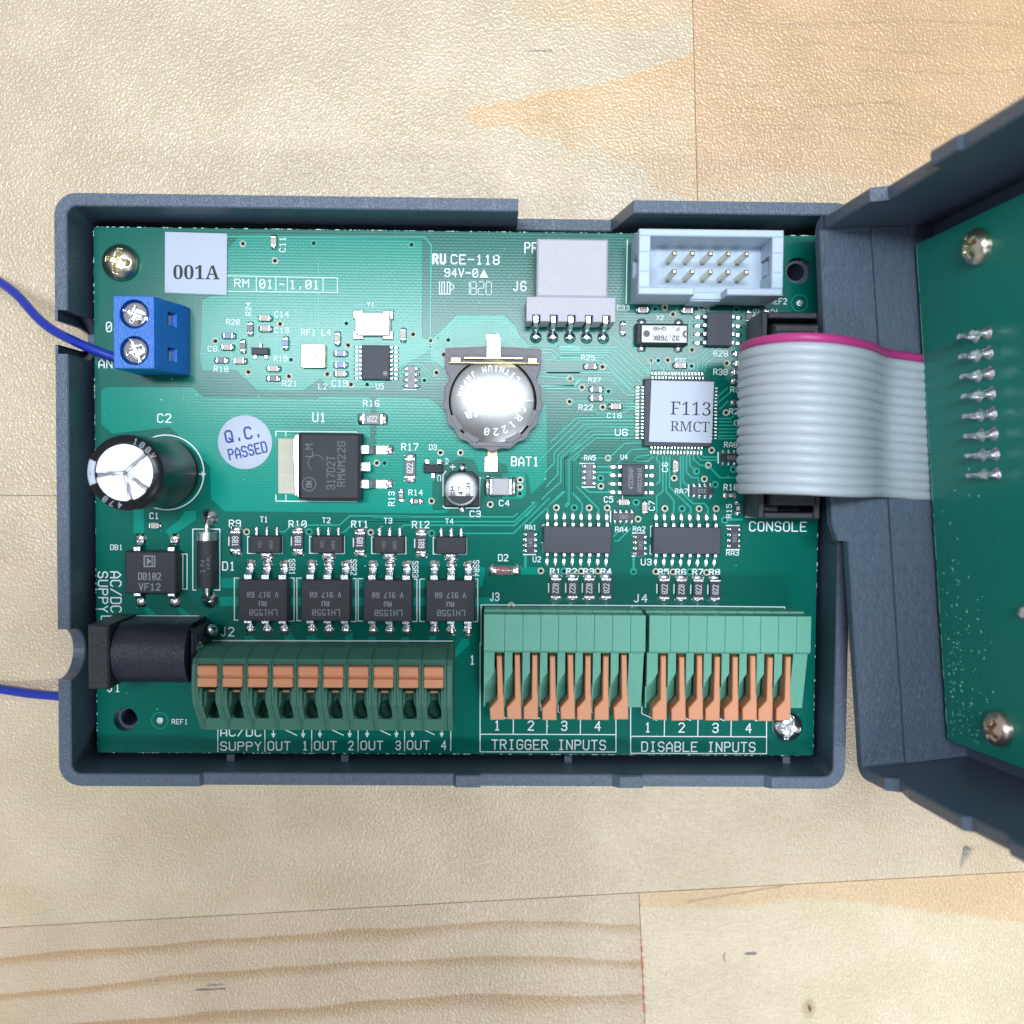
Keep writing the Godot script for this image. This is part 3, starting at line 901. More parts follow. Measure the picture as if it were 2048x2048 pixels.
	one(board, "copper_tracks", mats.mask_track, func(b):
		for t in tracks:
			b.track(V(t[0]), t[1], 0.05, 0.0), true)
	# plated holes: a tinned ring and a flat disc painted dark as the bore's shade
	var vias := V([21.90, 2.21, 32.33, 2.01, 26.62, 4.65, 27.38, 13.92, 28.98, 19.16, 22.68, 21.06, 28.68, 21.61, 37.16, 13.73, 37.43, 16.93, 37.88, 22.74, 40.26, 22.72, 34.35, 21.25, 17.83, 16.53]
		+ [46.74, 2.06, 47.04, 15.23, 49.61, 16.11, 52.26, 16.01, 51.59, 18.16, 50.53, 20.85, 48.76, 22.02, 70.42, 21.49, 70.38, 24.95]
		+ [83.01, 11.08, 84.43, 10.84, 85.65, 11.85, 95.15, 11.02, 88.59, 17.08, 82.42, 18.75, 83.58, 18.71, 84.98, 18.65, 75.25, 19.75, 88.55, 19.49, 93.82, 19.02, 70.40, 21.49, 72.22, 22.82, 76.19, 23.35, 70.36, 24.95, 75.35, 25.72]
		+ [76.24, 33.29, 75.19, 36.32, 75.24, 37.51, 86.22, 36.22, 89.55, 35.15, 91.30, 34.24, 90.74, 36.31, 92.39, 37.13, 91.76, 31.99, 68.60, 40.79, 71.28, 40.77, 73.51, 40.78, 76.21, 40.76, 80.55, 39.89, 80.87, 42.40, 84.89, 40.78, 87.46, 40.79, 90.03, 40.77, 92.60, 40.75, 93.93, 42.45, 93.84, 26.36, 95.50, 27.89, 95.08, 34.83]
		+ [51.21, 32.72, 54.19, 32.69, 42.89, 34.33, 63.15, 36.70, 63.11, 37.76, 63.12, 38.72, 58.69, 40.38, 49.90, 39.94, 49.97, 44.79, 68.64, 40.81, 71.13, 40.74]
		+ [41.74, 34.34, 22.39, 44.78, 31.68, 44.70, 40.86, 44.71]
		+ [66.36, 50.30, 69.83, 50.30, 72.40, 50.29, 74.92, 50.27, 80.30, 50.28, 83.65, 50.28, 86.23, 50.30, 88.77, 50.28, 91.31, 50.34] + [61.96, 55.51])
	for k in range(vias.size() - 1, 0, -1):
		for i in k:
			if vias[i].distance_to(vias[k]) < 0.6:
				vias.remove_at(k)
				break
	one(board, "via_ring", mats.tab_tin, func(b):
		for k in vias.size():
			if k % 3 != 1:
				b.lathe([[0.52, 0.0], [0.5, 0.045], [0.27, 0.045]], 16, Vector3(vias[k].x, 0, vias[k].y)), true)
	one(board, "via_mask", mats.mask_track, func(b):
		for k in vias.size():
			if k % 3 == 1:
				b.lathe([[0.56, 0.0], [0.5, 0.045], [0.27, 0.045]], 16, Vector3(vias[k].x, 0, vias[k].y)), true)
	one(board, "via_bore_shade", mats.hole_shade_paint, func(b):
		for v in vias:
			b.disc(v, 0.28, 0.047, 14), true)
	# fiducial dots and rings
	for q in [[9.38, 73.24], [104.56, 9.95]]:
		one(board, "reference_dot", mats.tin, func(b): b.lathe([[0.5, 0.0], [0.47, 0.05], [0.0, 0.06]], 18, Vector3(q[0], 0, q[1])))
		one(board, "reference_ring", mats.mask_track, func(b): b.ring(Vector2(q[0], q[1]), 1.22, 0.1, 0.03, 36))


# lettering given by its place and its size in 1/64.7 mm
func silkscreen():
	var words := [
		["0", 2.19, 14.63, 60, 100, 0], ["AN", 1.65, 20.04, 135, 90, 0],
		["RM", 21.71, 8.00, 143, 85, -0.5], ["01", 25.32, 8.05, 130, 88, -0.5], ["-", 27.61, 8.09, 48, 88, -0.5], ["1", 29.21, 8.11, 58, 88, -0.5], [".", 30.35, 8.10, 30, 88, 0], ["01", 32.11, 8.08, 132, 88, -0.5],
		["C11", 27.73, 2.26, 145, 62, 90], ["C14", 27.61, 12.47, 140, 55, 0], ["R20", 20.43, 13.69, 130, 55, 0], ["R24", 22.72, 11.76, 130, 55, 90], ["C13", 27.61, 14.83, 140, 55, 0], ["C8", 17.40, 17.68, 92, 55, 0], ["RF1", 31.58, 15.09, 145, 65, 0], ["L4", 34.18, 15.06, 90, 65, 0], ["R18", 18.66, 20.64, 140, 60, 0], ["R19", 27.45, 19.02, 130, 55, 0], ["R21", 28.80, 22.65, 145, 58, 0], ["L2", 33.70, 23.06, 84, 56, 0], ["C19", 36.19, 22.57, 150, 66, 0], ["U5", 42.15, 22.97, 78, 56, 0], ["Y1", 40.75, 10.87, 70, 40, 0], ["R16", 40.88, 25.47, 160, 62, 0],
		["CE-118", 56.17, 4.12, 470, 95, 0], ["94V-0", 54.12, 6.10, 325, 85, 0], ["J6", 62.81, 7.95, 130, 98, 0], ["PR", 64.44, 2.30, 130, 108, 0],
		["U1", 33.15, 27.65, 132, 92, 0], ["R9", 20.66, 43.52, 116, 70, 0], ["T1", 24.97, 42.90, 76, 58, 0], ["R10", 29.98, 43.54, 174, 70, 0], ["T2", 34.25, 42.95, 80, 56, 0], ["R11", 39.24, 43.50, 166, 70, 0], ["T3", 43.43, 42.94, 82, 56, 0], ["D1", 19.72, 49.91, 126, 90, 0], ["SSR1", 29.15, 49.96, 155, 62, -90], ["SSR2", 38.33, 49.96, 155, 62, -90],
		["SSR3", 47.55, 50.20, 162, 60, -90], ["SSR4", 56.67, 49.98, 160, 58, -90], ["R17", 46.63, 31.91, 165, 70, 0], ["D3", 50.08, 31.91, 76, 54, 0], ["R13", 43.95, 39.65, 140, 64, 90], ["R14", 47.54, 38.69, 140, 58, 0], ["A", 52.15, 33.99, 60, 40, -90], ["C", 51.04, 36.53, 60, 36, -90], ["C3", 56.45, 41.81, 108, 64, 0], ["C4", 60.78, 40.16, 104, 62, 0], ["T4", 52.59, 42.96, 80, 55, 0], ["R12", 48.32, 43.49, 168, 70, 0], ["BAT1", 63.82, 33.91, 270, 95, 0], ["RA1", 64.76, 43.76, 110, 50, 0], ["D2", 60.69, 48.36, 100, 70, 0], ["U2", 65.74, 48.56, 80, 58, 0], ["+", 53.03, 34.81, 60, 72, 0],
		["C2", 10.25, 27.99, 136, 90, 0], ["C1", 8.70, 42.49, 90, 64, 0], ["DB1", 3.08, 47.23, 120, 54, 0],
		["AC/DC", 2.97, 53.91, 400, 110, -90], ["SUPPY", 1.04, 53.92, 400, 100, -90], ["J2", 19.51, 59.77, 134, 94, 0], ["J1", 2.56, 68.30, 130, 86, 0], ["REF1", 12.36, 73.38, 156, 50, 0],
		["J3", 59.46, 54.25, 92, 86, 0], ["J4", 81.42, 54.32, 134, 84, 0], ["1", 56.18, 63.81, 54, 94, 0], ["CONSOLE", 101.96, 43.35, 565, 100, 0],
		["U3", 82.18, 48.84, 106, 66, 0], ["REF2", 101.36, 9.74, 168, 60, 0], ["17", 104.46, 12.07, 96, 70, 0], ["R29", 98.04, 12.06, 150, 64, 90], ["32", 100.73, 11.73, 108, 64, 90],
		["R31", 95.49, 22.91, 140, 58, 0], ["R23", 95.39, 26.16, 140, 58, 0], ["RA8", 94.62, 31.14, 130, 55, 0], ["R18", 94.73, 37.50, 140, 62, 0], ["R15", 94.53, 41.08, 135, 54, 90], ["RA7", 87.31, 38.15, 125, 50, 0], ["RA5", 73.53, 33.28, 114, 52, 0], ["U4", 78.64, 33.14, 70, 52, 0], ["C6", 84.80, 34.58, 95, 58, 90], ["C5", 76.39, 39.49, 90, 60, 0], ["C7", 82.89, 40.39, 95, 62, 90], ["RA2", 81.04, 43.88, 122, 50, 0], ["RA3", 95.17, 47.35, 125, 58, 0], ["RA4", 78.40, 43.98, 124, 54, 0], ["U6", 78.18, 29.44, 125, 70, 0], ["R22", 72.82, 25.79, 140, 55, 0], ["C18", 77.09, 26.95, 140, 50, 0], ["R27", 74.08, 21.67, 120, 42, 0],
		["R30", 92.91, 20.31, 140, 62, 0], ["R28", 92.86, 17.57, 140, 62, 0], ["R25", 73.07, 18.39, 130, 50, 0], ["C33", 78.22, 10.98, 120, 48, 0], ["C20", 90.27, 10.77, 110, 60, 0], ["X2", 83.72, 12.37, 74, 48, 0], ["R32", 86.83, 18.59, 100, 40, 0],
		["AC/DC", 21.49, 74.89, 400, 92, 0], ["SUPPY", 21.49, 77.06, 400, 93, 0],
		["TRIGGER INPUTS", 67.82, 76.64, 1120, 103, 0], ["DISABLE INPUTS", 90.50, 76.86, 1124, 103, 0],
	]
	var y := 0.058
	one(board, "white_print", mats.white_print, func(b):
		for w in words:
			if w.size() == 6:
				b.text(w[0], w[1], w[2], w[3] / 64.7, w[4] / 64.7, w[5], y)
		var outs := V([27.21, 76.99, 34.16, 76.92, 41.15, 76.85, 48.12, 76.78])
		var nums := V([31.12, 76.94, 38.00, 76.89, 45.10, 76.83, 51.96, 76.77])
		for k in 4:
			b.text("OUT", outs[k].x, outs[k].y, 3.45, 1.45, 0, y)
			b.text(str(k + 1), nums[k].x, nums[k].y, 0.85, 1.45, 0, y)
		for q in V([18.04, 76.31, 25.08, 76.28, 32.10, 76.21, 39.07, 76.14, 46.06, 76.08, 53.02, 76.00]):
			b.line([q + Vector2(0, -2.2), q + Vector2(0, 1.6)], 0.13, y)
		for q in V([26.36, 75.06, 30.82, 75.04, 33.34, 74.99, 37.80, 74.97, 40.43, 74.93, 44.83, 74.91, 47.24, 74.88, 51.65, 74.86]):
			b.line([q + Vector2(0, -1.6), q + Vector2(0, 0.3)], 0.14, y)
			b.line([q + Vector2(-0.25, 0.1), q + Vector2(0, 0.62), q + Vector2(0.25, 0.1), q + Vector2(-0.25, 0.1)], 0.13, y)
		for q in V([29.06, 75.05, 36.04, 75.01, 43.10, 74.95, 49.73, 74.87]):
			b.line([q + Vector2(-0.9, -0.5), q + Vector2(0.8, 0.3)], 0.15, y)
		# boxes under the two input rows
		for g in [[V([57.45, 77.76, 57.33, 61.17, 78.00, 77.69, 77.91, 71.31, 57.43, 75.08, 77.96, 75.04]), V([62.43, 71.77, 67.50, 71.74, 72.56, 71.71]), V([60.01, 73.72, 65.07, 73.73, 70.11, 73.74, 75.19, 73.76])], [V([80.23, 77.88, 80.13, 70.53, 100.87, 77.85, 100.76, 71.57, 80.19, 75.29, 100.83, 75.27]), V([85.29, 71.88, 90.37, 71.93, 95.41, 71.98]), V([82.78, 73.91, 87.90, 73.93, 93.03, 73.94, 98.06, 73.96])]]:
			b.line([g[0][1], g[0][0], g[0][2], g[0][3]], 0.15, y)
			b.line([g[0][4], g[0][5]], 0.15, y)
			for q in g[1]:
				b.line([q, Vector2(q.x, lerpf(g[0][4].y, g[0][5].y, 0.5))], 0.15, y)
			for k in 4:
				var q: Vector2 = g[2][k]
				b.text(str(k + 1), q.x, q.y, 0.98, 1.55, 0, y)
				b.line([q + Vector2(-0.95, -3.1), q + Vector2(-0.95, -2.1), q + Vector2(1.3, -1.1)], 0.15, y)
				b.line([q + Vector2(1.5, -3.3), q + Vector2(1.5, -2.3)], 0.15, y)
		b.line(V([19.68, 6.92, 35.82, 7.05, 35.83, 9.18, 19.68, 9.19]), 0.11, y)
		for q in [V([23.87, 6.97, 23.87, 9.20]), V([26.76, 7.00, 26.75, 9.20]), V([28.45, 7.02, 28.45, 9.19]), V([33.71, 7.03, 33.72, 9.18])]:
			b.line(q, 0.11, y)
		# resistor names of the input row
		var r_at := V([68.54, 50.33, 70.98, 50.31, 73.55, 50.31, 76.17, 50.29, 84.82, 50.29, 87.40, 50.29, 89.98, 50.27, 92.51, 50.27])
		for k in 8:
			b.text("R%d" % (k + 1), r_at[k].x, r_at[k].y, 1.65, 0.95, 0, y, 0.17)
		for q in V([67.55, 52.85, 70.11, 52.83, 72.62, 52.81, 75.14, 52.80, 83.85, 52.86, 86.42, 52.87, 88.96, 52.90, 91.54, 52.92]):
			b.line([q + Vector2(0, -0.65), q + Vector2(0, 0.65)], 0.17, y)
		for q in V([19.76, 46.19, 29.06, 46.12, 38.29, 46.23]) + V([47.44, 46.29]):
			b.line([q + Vector2(0, -0.6), q + Vector2(0, 0.6)], 0.17, y)
		# recognised-component mark, flame class, date code
		var c := Vector2(51.09, 4.10)
		b.text("R", c.x - 0.8, c.y, 0.95, 1.6, 0, y, 0.32)
		b.text("U", c.x + 0.3, c.y, 0.95, 1.6, 0, y, 0.32)
		var t3 := V([56.81, 6.77, 57.46, 5.50, 58.13, 6.76])
		b.prism(t3, 0.04, y)
		var cup := V([50.91, 7.45, 50.92, 9.25, 51.26, 9.24, 51.24, 7.48, 51.63, 7.47, 51.64, 9.24, 52.07, 9.23, 52.06, 7.47, 52.46, 7.46, 52.47, 9.23, 50.93, 9.25])
		b.line(cup, 0.13, y)
		b.ring(Vector2(52.55, 8.19), 0.45, 0.12, y, 16, -PI / 2, PI / 2)
		for k in 4:
			var d := Vector2(54.82, 8.32) + Vector2(k * 1.13, 0)
			var code: String = "1820"[k]
			for s in ({"1": [[0.5, -0.9, 0.5, -0.1], [0.5, 0.1, 0.5, 0.9]], "8": [[-0.3, -0.95, 0.3, -0.95], [-0.4, -0.8, -0.4, -0.1], [0.4, -0.8, 0.4, -0.1], [-0.3, 0, 0.3, 0], [-0.4, 0.1, -0.4, 0.8], [0.4, 0.1, 0.4, 0.8], [-0.3, 0.95, 0.3, 0.95]], "2": [[-0.3, -0.95, 0.3, -0.95], [0.4, -0.8, 0.4, -0.1], [-0.3, 0, 0.3, 0], [-0.4, 0.1, -0.4, 0.8], [-0.3, 0.95, 0.3, 0.95]], "0": [[-0.3, -0.95, 0.3, -0.95], [-0.4, -0.8, -0.4, -0.1], [0.4, -0.8, 0.4, -0.1], [-0.4, 0.1, -0.4, 0.8], [0.4, 0.1, 0.4, 0.8], [-0.3, 0.95, 0.3, 0.95]]} as Dictionary)[code]:
				b.line([d + Vector2(s[0], s[1]), d + Vector2(s[2], s[3])], 0.1, y)
		# outlines round components
		b.ring(Vector2(10.52, 36.03), 5.55, 0.17, y, 72)
		b.text("+", 15.85, 36.21, 1.1, 1.1, 0, y, 0.15)
		b.line(V([16.74, 61.12, 53.18, 60.97]), 0.17, y)
		b.line(V([57.46, 61.55, 57.42, 55.47, 80.14, 55.43, 80.14, 55.66]), 0.15, y)
		b.line(V([80.14, 55.43, 103.20, 55.50, 103.21, 55.81]), 0.17, y)
		b.line(V([0.76, 58.14, 0.77, 57.54, 15.23, 57.44, 15.22, 58.50]), 0.16, y)
		b.line(V([16.67, 59.99, 16.67, 61.27]), 0.16, y)
		b.line(V([14.38, 53.47, 14.41, 44.42, 18.42, 44.39, 18.40, 53.52, 17.51, 53.52]), 0.14, y)
		b.line(V([14.83, 53.54, 14.38, 53.55]), 0.14, y)
		b.line(V([12.62, 48.17, 13.55, 48.16, 13.53, 53.40, 12.82, 53.41]), 0.14, y)
		b.line(V([12.92, 48.31, 12.90, 53.26]), 0.12, y)
		for g in [V([20.56, 51.70, 20.55, 58.01]), V([29.46, 51.64, 29.46, 58.10]), V([29.87, 51.64, 29.88, 58.03]), V([38.68, 51.65, 38.70, 58.12]), V([39.01, 51.65, 39.03, 58.04]), V([47.80, 51.66, 47.83, 58.06]), V([48.21, 51.66, 48.24, 58.02]), V([56.90, 51.59, 56.95, 58.00])]:
			b.line(g, 0.15, y)
		for g in V([20.86, 51.70, 20.85, 58.01, 29.05, 51.64, 29.05, 58.11, 30.17, 51.63, 30.17, 58.02, 38.30, 51.65, 38.32, 58.12, 39.35, 51.64, 39.37, 58.04, 47.43, 51.66, 47.46, 58.06, 48.55, 51.65, 48.58, 58.02, 56.49, 51.60, 56.54, 58.00]):
			b.line([g + Vector2(-0.35, 0), g + Vector2(0.35, 0)], 0.15, y)
		for g in [V([22.88, 45.47, 22.54, 45.47, 22.54, 47.98, 23.77, 47.97]), V([27.41, 45.44, 27.71, 45.43, 27.71, 47.94, 26.37, 47.95]), V([32.10, 45.40, 31.77, 45.40, 31.77, 47.91, 33.00, 47.90]), V([36.65, 45.36, 36.95, 45.36, 36.95, 47.91, 35.61, 47.92]), V([41.35, 45.40, 41.01, 45.41, 41.02, 47.88, 42.25, 47.87]), V([45.82, 45.37, 46.12, 45.37, 46.14, 47.88, 44.87, 47.89]), V([50.53, 45.41, 50.20, 45.41, 50.21, 47.88, 51.37, 47.88]), V([54.80, 45.37, 55.17, 45.37, 55.19, 47.88, 53.99, 47.89])]:
			b.line(g, 0.14, y)
		b.line(V([26.75, 30.47, 26.75, 29.76, 38.77, 29.76, 38.77, 29.91]), 0.13, y)
		b.line(V([26.75, 39.24, 26.75, 40.14, 38.79, 40.15]), 0.13, y)
		b.line(V([28.23, 29.79, 28.23, 30.45]), 0.12, y)
		b.line(V([28.23, 39.23, 28.23, 40.13]), 0.12, y)
		b.line(V([51.62, 39.18, 51.60, 36.05, 52.04, 35.45]), 0.14, y)
		b.line(V([51.63, 40.68, 51.93, 40.98, 57.01, 40.93, 57.12, 36.37]), 0.14, y)
		b.line(V([78.51, 40.31, 78.49, 38.81]), 0.14, y)
		b.line(V([78.70, 0.96, 78.64, 10.31]), 0.14, y)
		b.line(V([96.99, 38.35, 97.05, 41.96, 99.99, 42.09]), 0.14, y)
		for g in [V([72.06, 34.15, 74.16, 34.13]), V([72.40, 37.66, 74.35, 37.65]), V([63.73, 47.86, 65.53, 47.84]), V([80.04, 47.96, 81.77, 47.95]), V([80.07, 44.50, 81.87, 44.49]), V([94.21, 43.26, 96.09, 43.25]), V([94.27, 46.88, 96.16, 46.86]), V([76.72, 41.22, 76.74, 42.87]), V([88.39, 37.23, 88.41, 38.88]), V([92.74, 32.32, 92.77, 33.89]), V([45.72, 23.39, 47.51, 23.37])]:
			b.line(g, 0.17, y)
		for g in [V([66.65, 47.54, 66.64, 46.03, 66.41, 46.03]), V([66.47, 43.56, 66.69, 43.33, 66.84, 43.33]), V([82.78, 45.01, 82.76, 43.43, 82.99, 43.43]), V([82.73, 46.29, 82.75, 47.64, 82.97, 47.64])]:
			b.line(g, 0.12, y), true)


func large_components():
	# tall capacitor
	var c := comp("capacitor", "tall black electrolytic capacitor with a vented silver top", 10.52, 36.03)
	one(c, "sleeve", mats.sleeve_black, func(b): b.lathe([[4.7, 0.2], [4.95, 0.5], [5.0, 1.0], [4.75, 1.5], [5.0, 2.0], [5.05, 16.3], [4.95, 16.9], [4.5, 17.25], [3.85, 17.35], [3.6, 17.2]], 64))
	one(c, "can_top", mats.aluminium, func(b):
		# a disc pressed with a vent of three lines
		var n := 60
		var rings := 24
		var at := func(k: int, i: int) -> Vector3:
			var r := 3.75 * k / rings
			var a := TAU * i / n
			var p := Vector2(cos(a), sin(a)) * r
			var y := 17.28
			for t in [3.05, 5.55, 1.35, 0.62]:
				var d := Vector2(cos(t), sin(t))
				if p.dot(d) > -0.05:
					y -= 0.16 * (1.0 - smoothstep(0.08, 0.26, absf(p.cross(d))))
			return Vector3(p.x, y, p.y)
		for k in rings:
			for i in n:
				b.quad(at.call(k, i), at.call(k, (i + 1) % n), at.call(k + 1, (i + 1) % n), at.call(k + 1, i)))
	one(c, "stripe", mats.label_paper, func(b):
		for k in 8:
			var a := PI - 0.36 + 0.09 * k
			var prof := [[5.07, 2.2], [5.08, 16.3], [4.98, 16.93], [4.52, 17.28], [3.9, 17.38]]
			for s in prof.size() - 1:
				var f := func(t: float, q: Array) -> Vector3: return Vector3(cos(t) * q[0], q[1], -sin(t) * q[0])
				b.quad(f.call(a, prof[s]), f.call(a + 0.09, prof[s]), f.call(a + 0.09, prof[s + 1]), f.call(a, prof[s + 1])))
	one(c, "sleeve_print", mats.sleeve_print, func(b):
		b.arc_text("100V", Vector2.ZERO, 4.35, 0.72, -70.0, 13.0, 17.33, 0.1)
		b.arc_text("470", Vector2.ZERO, 4.35, 0.72, 98.0, 14.0, 17.33, 0.12)
		b.text("-", -4.45, 0.1, 0.5, 0.5, 90, 17.37, 0.14), true)
	# regulator on its metal tab
	var u := comp("voltage_regulator", "large black three-legged regulator with a silver tab, printed LM 317D2T", 35.34, 34.94)
	one(u, "body", mats.black_epoxy, func(b):
		b.prism([Vector2(-4.45, -4.85), Vector2(4.45, -4.85), Vector2(4.45, 4.85), Vector2(-4.45, 4.85)], 0.3, 2.2, 0.0)
		b.prism([Vector2(-4.3, -4.85), Vector2(4.45, -4.85), Vector2(4.45, 4.85), Vector2(-4.3, 4.85)], 2.2, 4.3, 0.35))
	one(u, "tab", mats.tin, func(b):
		b.prism([Vector2(-4.4, -4.75), Vector2(-4.4, 4.75), Vector2(-5.15, 3.9), Vector2(-5.4, -3.75), Vector2(-5.0, -4.6)], 2.6, 3.9, 0.15)
		b.box(-5.3, -4.4, 0.0, 2.6, -4.2, 4.2))
	one(u, "solder_pad", mats.tab_tin, func(b): b.prism([Vector2(-8.3, -4.15), Vector2(-5.3, -4.15), Vector2(-5.3, 4.15), Vector2(-8.3, 4.1)], 0.0, 0.09, 0.06))
	for q in [-2.54, 0.0, 2.54]:
		one(u, "lead", mats.tin, func(b):
			b.xf = Transform3D(Basis(Vector3.UP, PI / 2), Vector3(4.4, 0, q))
			b.bent([Vector2(-0.2, 2.2), Vector2(0.9, 2.2), Vector2(1.5, 0.5), Vector2(1.9, 0.15), Vector2(3.6, 0.15)] if q != 0.0 else [Vector2(-0.2, 2.2), Vector2(1.25, 2.2)], 1.2, 0.3))
		if q != 0.0:
			one(u, "solder", mats.solder, func(b): b.mound(8.2, q, 1.6, 1.6, 0.4))
	one(u, "marking", mats.marking_dim, func(b):
		b.text("LM", -2.9, -2.3, 1.9, 1.15, 90, 4.31, 0.15)
		b.text("317D2T", 0.25, 0.9, 4.9, 1.25, 90, 4.31, 0.15)
		b.text("RMWM22G", 1.75, -0.4, 6.6, 1.2, 90, 4.31, 0.15)
		b.text("ON", -2.9, 2.6, 1.0, 0.85, 90, 4.31, 0.18)
		b.ring(Vector2(-2.9, 2.6), 0.98, 0.14, 4.31, 30)
		b.ring(Vector2(-1.9, -0.5), 1.15, 0.1, 4.31, 30, 0.4, 4.2))
	# bridge rectifier
	var d := comp("bridge_rectifier", "black four-legged bridge rectifier printed DB102 near the board's edge", 9.09, 50.66)
	one(d, "body", mats.black_epoxy, func(b): b.box(-3.7, 3.7, 0.4, 3.1, -3.1, 3.1, 0.18, 0.2))
	for q in [[-2.4, -1], [2.6, -1], [-2.4, 1], [2.6, 1]]:
		one(d, "lead", mats.tin, func(b):
			b.xf = Transform3D(Basis(Vector3.UP, 0.0 if q[1] > 0 else PI), Vector3(q[0], 0, 3.1 * q[1]))
			b.bent([Vector2(-0.2, 1.6), Vector2(0.45, 1.6), Vector2(0.75, 1.2), Vector2(0.8, 0.45), Vector2(1.1, 0.2), Vector2(1.9, 0.2)], 1.0, 0.24))
		one(d, "solder", mats.solder, func(b): b.mound(q[0], 4.75 * q[1], 1.6, 1.7, 0.42))
	one(d, "marking", mats.marking_grey, func(b):
		b.text("DB102", -0.1, 0.55, 3.4, 1.1, 0, 3.11, 0.17)
		b.text("VF12", -0.1, 2.1, 3.2, 1.1, 0, 3.11, 0.17)
		b.line(V([-0.85, -2.4, 0.65, -2.4, 0.65, -0.9, -0.85, -0.9]), 0.22, 3.11, true)
		b.prism(V([-0.5, -2.2, -0.5, -1.1, 0.25, -1.65]), 3.1, 3.112)
		b.line(V([0.3, -2.2, 0.3, -1.1]), 0.16, 3.112))
	# axial diode
	var x := comp("diode", "black cylindrical diode with a grey band and bent wire ends", 16.90, 48.83)
	one(x, "body", mats.black_epoxy, func(b): b.tube([Vector3(0, 1.5, -2.9), Vector3(0, 1.5, 4.1)], 1.42, 32))
	one(x, "band", mats.tin, func(b): b.tube([Vector3(0, 1.5, -4.05), Vector3(0, 1.5, -2.85)], 1.44, 32))
	for s in [-1.0, 1.0]:
		one(x, "lead", mats.tin, func(b): b.tube([Vector3(0, 1.5, 3.9 * s), Vector3(0, 1.5, 4.9 * s), Vector3(0, 1.4, 5.5 * s), Vector3(0, 1.0, 5.9 * s), Vector3(0, 0.0, 6.1 * s)], 0.4, 14))
		one(x, "solder", mats.solder, func(b): b.lathe([[1.35, 0.0], [1.25, 0.25], [0.7, 0.65], [0.35, 0.95], [0.0, 1.0]], 24, Vector3(0, 0, 6.15 * s)))
	one(x, "marking", mats.marking_dim, func(b):
		b.text("1N", -0.3, 1.0, 2.0, 0.75, 90, 2.925, 0.13)
		b.text("RK", 0.55, 0.3, 2.0, 0.7, 90, 2.86, 0.13))
	# barrel socket
	var j := comp("power_socket", "black barrel power socket at the box's rounded cut-out", 11.23, 61.77)
	one(j, "barrel", mats.jack_plastic, func(b):
		b.box(-5.2, 5.0, 0.0, 6.0, -4.3, 4.3, 0.4)
		b.tube([Vector3(-5.2, 6.3, 0.0), Vector3(5.0, 6.3, 0.0)], 4.3, 48)
		b.tube([Vector3(3.1, 6.3, 0.0), Vector3(3.25, 6.3, 0.0)], 4.34, 48))
	one(j, "flange", mats.black_plastic, func(b): b.box(-8.2, -5.3, 0.0, 10.9, -4.55, 4.45, 0.25, 0.1))
	one(j, "back_plate", mats.jack_plastic, func(b): b.box(5.0, 6.0, 0.0, 8.5, -3.6, 4.1, 0.6))
	for q in [[5.8, -0.8, 7.0], [6.9, -2.6, 3.0]]:
		one(j, "contact", mats.solder, func(b):
			b.lathe([[0.95, -0.6], [0.9, 0.2], [0.55, 0.8], [0.0, 1.0]], 18, Vector3(q[0] - 0.3, q[2], q[1]))
			b.bent([Vector2(-0.5, q[2] - 1.5), Vector2(0.3, q[2] - 0.4), Vector2(1.4, q[2])], 0.9, 0.25), true)
	one(j, "ground_tab", mats.white_nylon, func(b): b.box(3.0, 7.2, 0.0, 0.4, 4.6, 5.2, 0.1))
	# small aluminium capacitor
	var k := comp("capacitor", "small round silver capacitor on a black base, printed 6M 47 6.3V", 54.48, 38.06)
	one(k, "base", mats.black_plastic, func(b): b.prism([Vector2(-1.55, -2.6), Vector2(1.55, -2.6), Vector2(2.6, -1.5), Vector2(2.6, 2.6), Vector2(-2.6, 2.6), Vector2(-2.6, -1.5)], 0.1, 1.2, 0.15))
	one(k, "can", mats.aluminium, func(b): b.lathe([[2.42, 0.9], [2.45, 1.3], [2.2, 1.6], [2.45, 1.9], [2.45, 4.95], [2.35, 5.25], [2.1, 5.4], [0.0, 5.4]], 56))
	one(k, "top_print", mats.print_black, func(b):
		b.text("6M", -1.15, 0.35, 1.5, 0.72, 90, 5.412, 0.14)
		b.text("47", -0.05, 0.25, 1.2, 0.8, 90, 5.412, 0.14)
		b.text("6.3V", 1.0, 0.0, 2.1, 0.72, 90, 5.412, 0.14)
		var p := PackedVector2Array()
		for q in 15:
			var a := PI * 0.15 + PI * 0.7 * q / 14.0
			p.append(Vector2(cos(a), sin(a)) * 2.12)
		b.cap(p, 5.411, true))
	for s in [-1, 1]:
		one(k, "terminal", mats.solder, func(b): b.mound(0.0, 3.05 * s, 1.3, 1.5, 0.5))
	# large ceramic capacitor
	var m := comp("capacitor", "large grey ceramic chip capacitor with wide silver ends, beside C4", 60.23, 37.71)
	one(m, "body", mats.ceramic_grey, func(b): b.box(-1.15, 1.15, 0.1, 1.75, -1.25, 1.25, 0.1))
	for s in [-1, 1]:
		one(m, "terminal", mats.tin, func(b): b.box(-1.75 if s < 0 else 1.1, -1.1 if s < 0 else 1.75, 0.0, 1.82, -1.3, 1.3, 0.22))
		one(m, "solder", mats.solder, func(b): b.mound(1.95 * s, 0.0, 1.2, 3.1, 0.6))
	# glass diode
	var g := comp("glass_diode", "little red glass diode with silver end caps, below D2", 60.93, 50.20)
	one(g, "glass", mats.diode_glass, func(b): b.tube([Vector3(-1.35, 0.8, 0), Vector3(1.35, 0.8, 0)], 0.72, 24))
	one(g, "core", mats.diode_red, func(b): b.tube([Vector3(-1.3, 0.75, 0), Vector3(0.65, 0.75, 0)], 0.56, 20))
